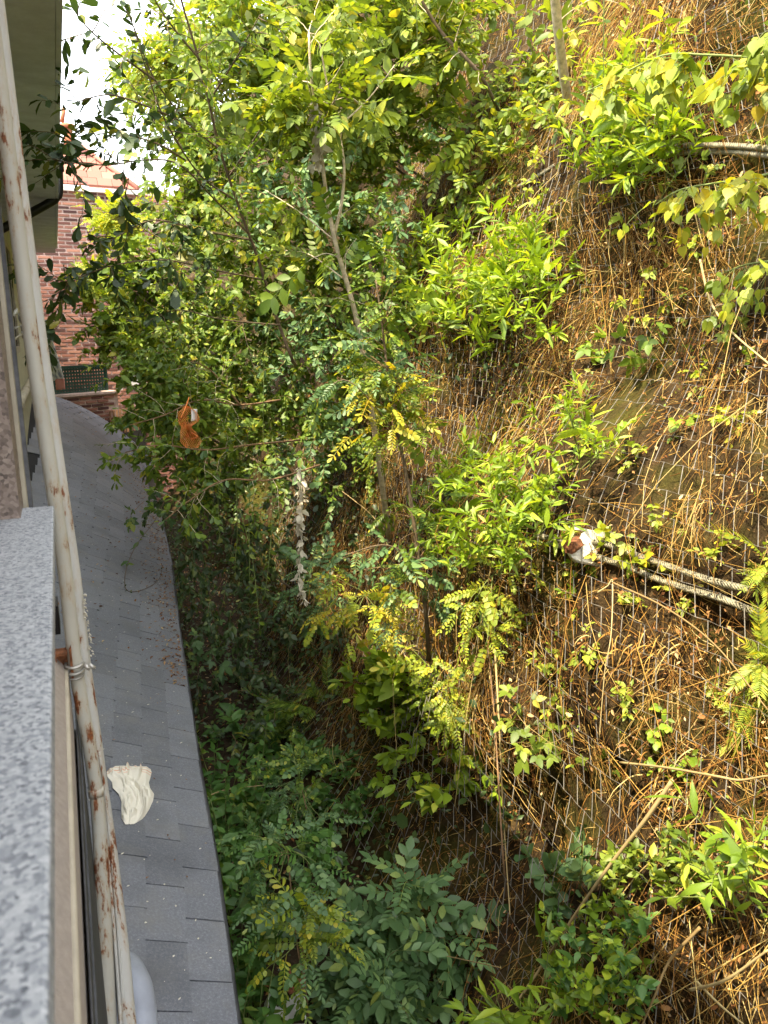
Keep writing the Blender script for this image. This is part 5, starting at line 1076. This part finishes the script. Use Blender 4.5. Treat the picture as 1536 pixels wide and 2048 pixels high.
# long dry canes lying across the bank
for k, (px, off, r, lb) in enumerate((([(1345, 1560), (1290, 1640), (1220, 1730), (1150, 1830), (1085, 1930), (1030, 2010)], .35, .009, 'longest straw coloured cane slanting across the lower bank'), ([(1400, 1855), (1340, 1920), (1310, 1990), (1280, 2060)], .3, .006, 'short pale cane slanting down at the picture foot'),
        ([(1240, 1525), (1330, 1535), (1430, 1552), (1480, 1560), (1536, 1552), (1580, 1555)], .25, .006, 'wavy pale grey stem crossing the bank below the ferns'), ([(1400, 520), (1420, 600), (1460, 660), (1540, 730)], .3, .007, 'curving pale stem crossing the edge of the dry bank'),
        ([(1225, 1165), (1330, 1215), (1430, 1290), (1536, 1420)], .3, .0045, 'thin straight stalk running down from the steel cables'), ([(1195, 1185), (1215, 1172), (1225, 1165), (1222, 1270), (1210, 1340), (1198, 1480)], .2, .0035, 'broken pale stalk hanging below the anchor plate'),
        ([(990, 1300), (1000, 1480), (1008, 1650), (1020, 1830)], .3, .006, 'thin upright grey stem in front of the lower netting'), ([(600, 1940), (660, 1830), (740, 1880), (860, 1905), (1000, 1935)], .5, .004, 'long arching bramble cane over the blue-green ash'),
        ([(1030, 880), (1080, 850), (1095, 900), (1100, 960)], .2, .006, 'arched dry cane above the middle clump'), ([(540, 940), (640, 960), (720, 1010), (770, 1060)], .9, .006, 'bare pale twig crossing in front of the brown hollow'),
        ([(650, 1130), (720, 1105), (780, 1085)], .6, .0045, 'short bare twig beside the brown hollow'), ([(620, 1165), (700, 1145), (790, 1130), (860, 1125)], .6, .0045, 'second bare twig under the brown hollow'),
        ([(1380, 1980), (1450, 1960), (1536, 1900)], .3, .006, 'dry stalk in the lower corner under the long leaved plant'), ([(400, 1600), (450, 1580), (530, 1570)], 1.0, .005, 'bare twig lying among the nettles'), ([(1390, 1960), (1440, 2010), (1500, 2060)], .3, .005, 'white dry stalk at the lower corner'))):
    p = smooth_path([H(x, y, off) for x, y in px], 40); m = MB(); m.tube(p, np.linspace(r, r * .55, 40), 6); tag(m.build('dry_cane', M['cane']), lb, 'dry stem')
# roots and dry stalks hanging in bunches
for (x, y, w, h, n, lb) in ((985, 935, 60, 60, 60, 'sheaf of bleached dry grass drooping over the bright clump'), (885, 1330, 55, 80, 46, 'bunch of pale hanging roots below the dark thin sapling'), (1350, 1580, 60, 60, 50, 'pale dry grass tuft at the top of the longest cane'), (1270, 1320, 80, 50, 60, 'matted bleached grass on the bank under the cables'), (960, 840, 70, 40, 40, 'combed brown roots on the bare netted face')):
    hp, hr = hill_hit(x, y); g = np.random.default_rng(int(x)); m = MB(); t = empty('dry_tuft', hp, lb, 'dry grass')
    for k in range(n):
        p0 = H(x + g.normal(0, .7) * w, y - h * .5 + g.normal(0, .5) * h, .06); d = -ray(x, y) * g.uniform(.1, .8) + RT * g.normal(-.3, .9) + UPV * g.uniform(-.6, .6); p = shoot(p0, d, hr / F * h * g.uniform(.9, 1.8), 7, 2.4, .25, g); m.tube(p, np.linspace(.0034, .0015, 8), 3, cap=False)
    m.build('blades', M['straw'], t, kind='stuff')
# a creeper shoot trailing on the shingles
t = Plant('creeper_shoot', roof_hit(262, 1195), 'thin creeper shoot with a few pale leaves trailing over the shingles', 'creeper', seed=560)
p = smooth_path([roof_hit(x, y) + [0, 0, h] for x, y, h in ((345, 1040, .45), (318, 1085, .30), (282, 1110, .16), (258, 1140, .08), (250, 1170, .03), (258, 1186, .015), (290, 1182, .02), (318, 1165, .03), (326, 1140, .05))], 40); t.stem(p, .004, .0025, 'bark_d', 'stem', 5); t.leaves(p[:16], 16, .065, 'ovate', 'lf_ash', angle=70, hang=0); t.leaves(p[16:], 12, .03, 'small', 'lf_dark', angle=70); t.done(30)
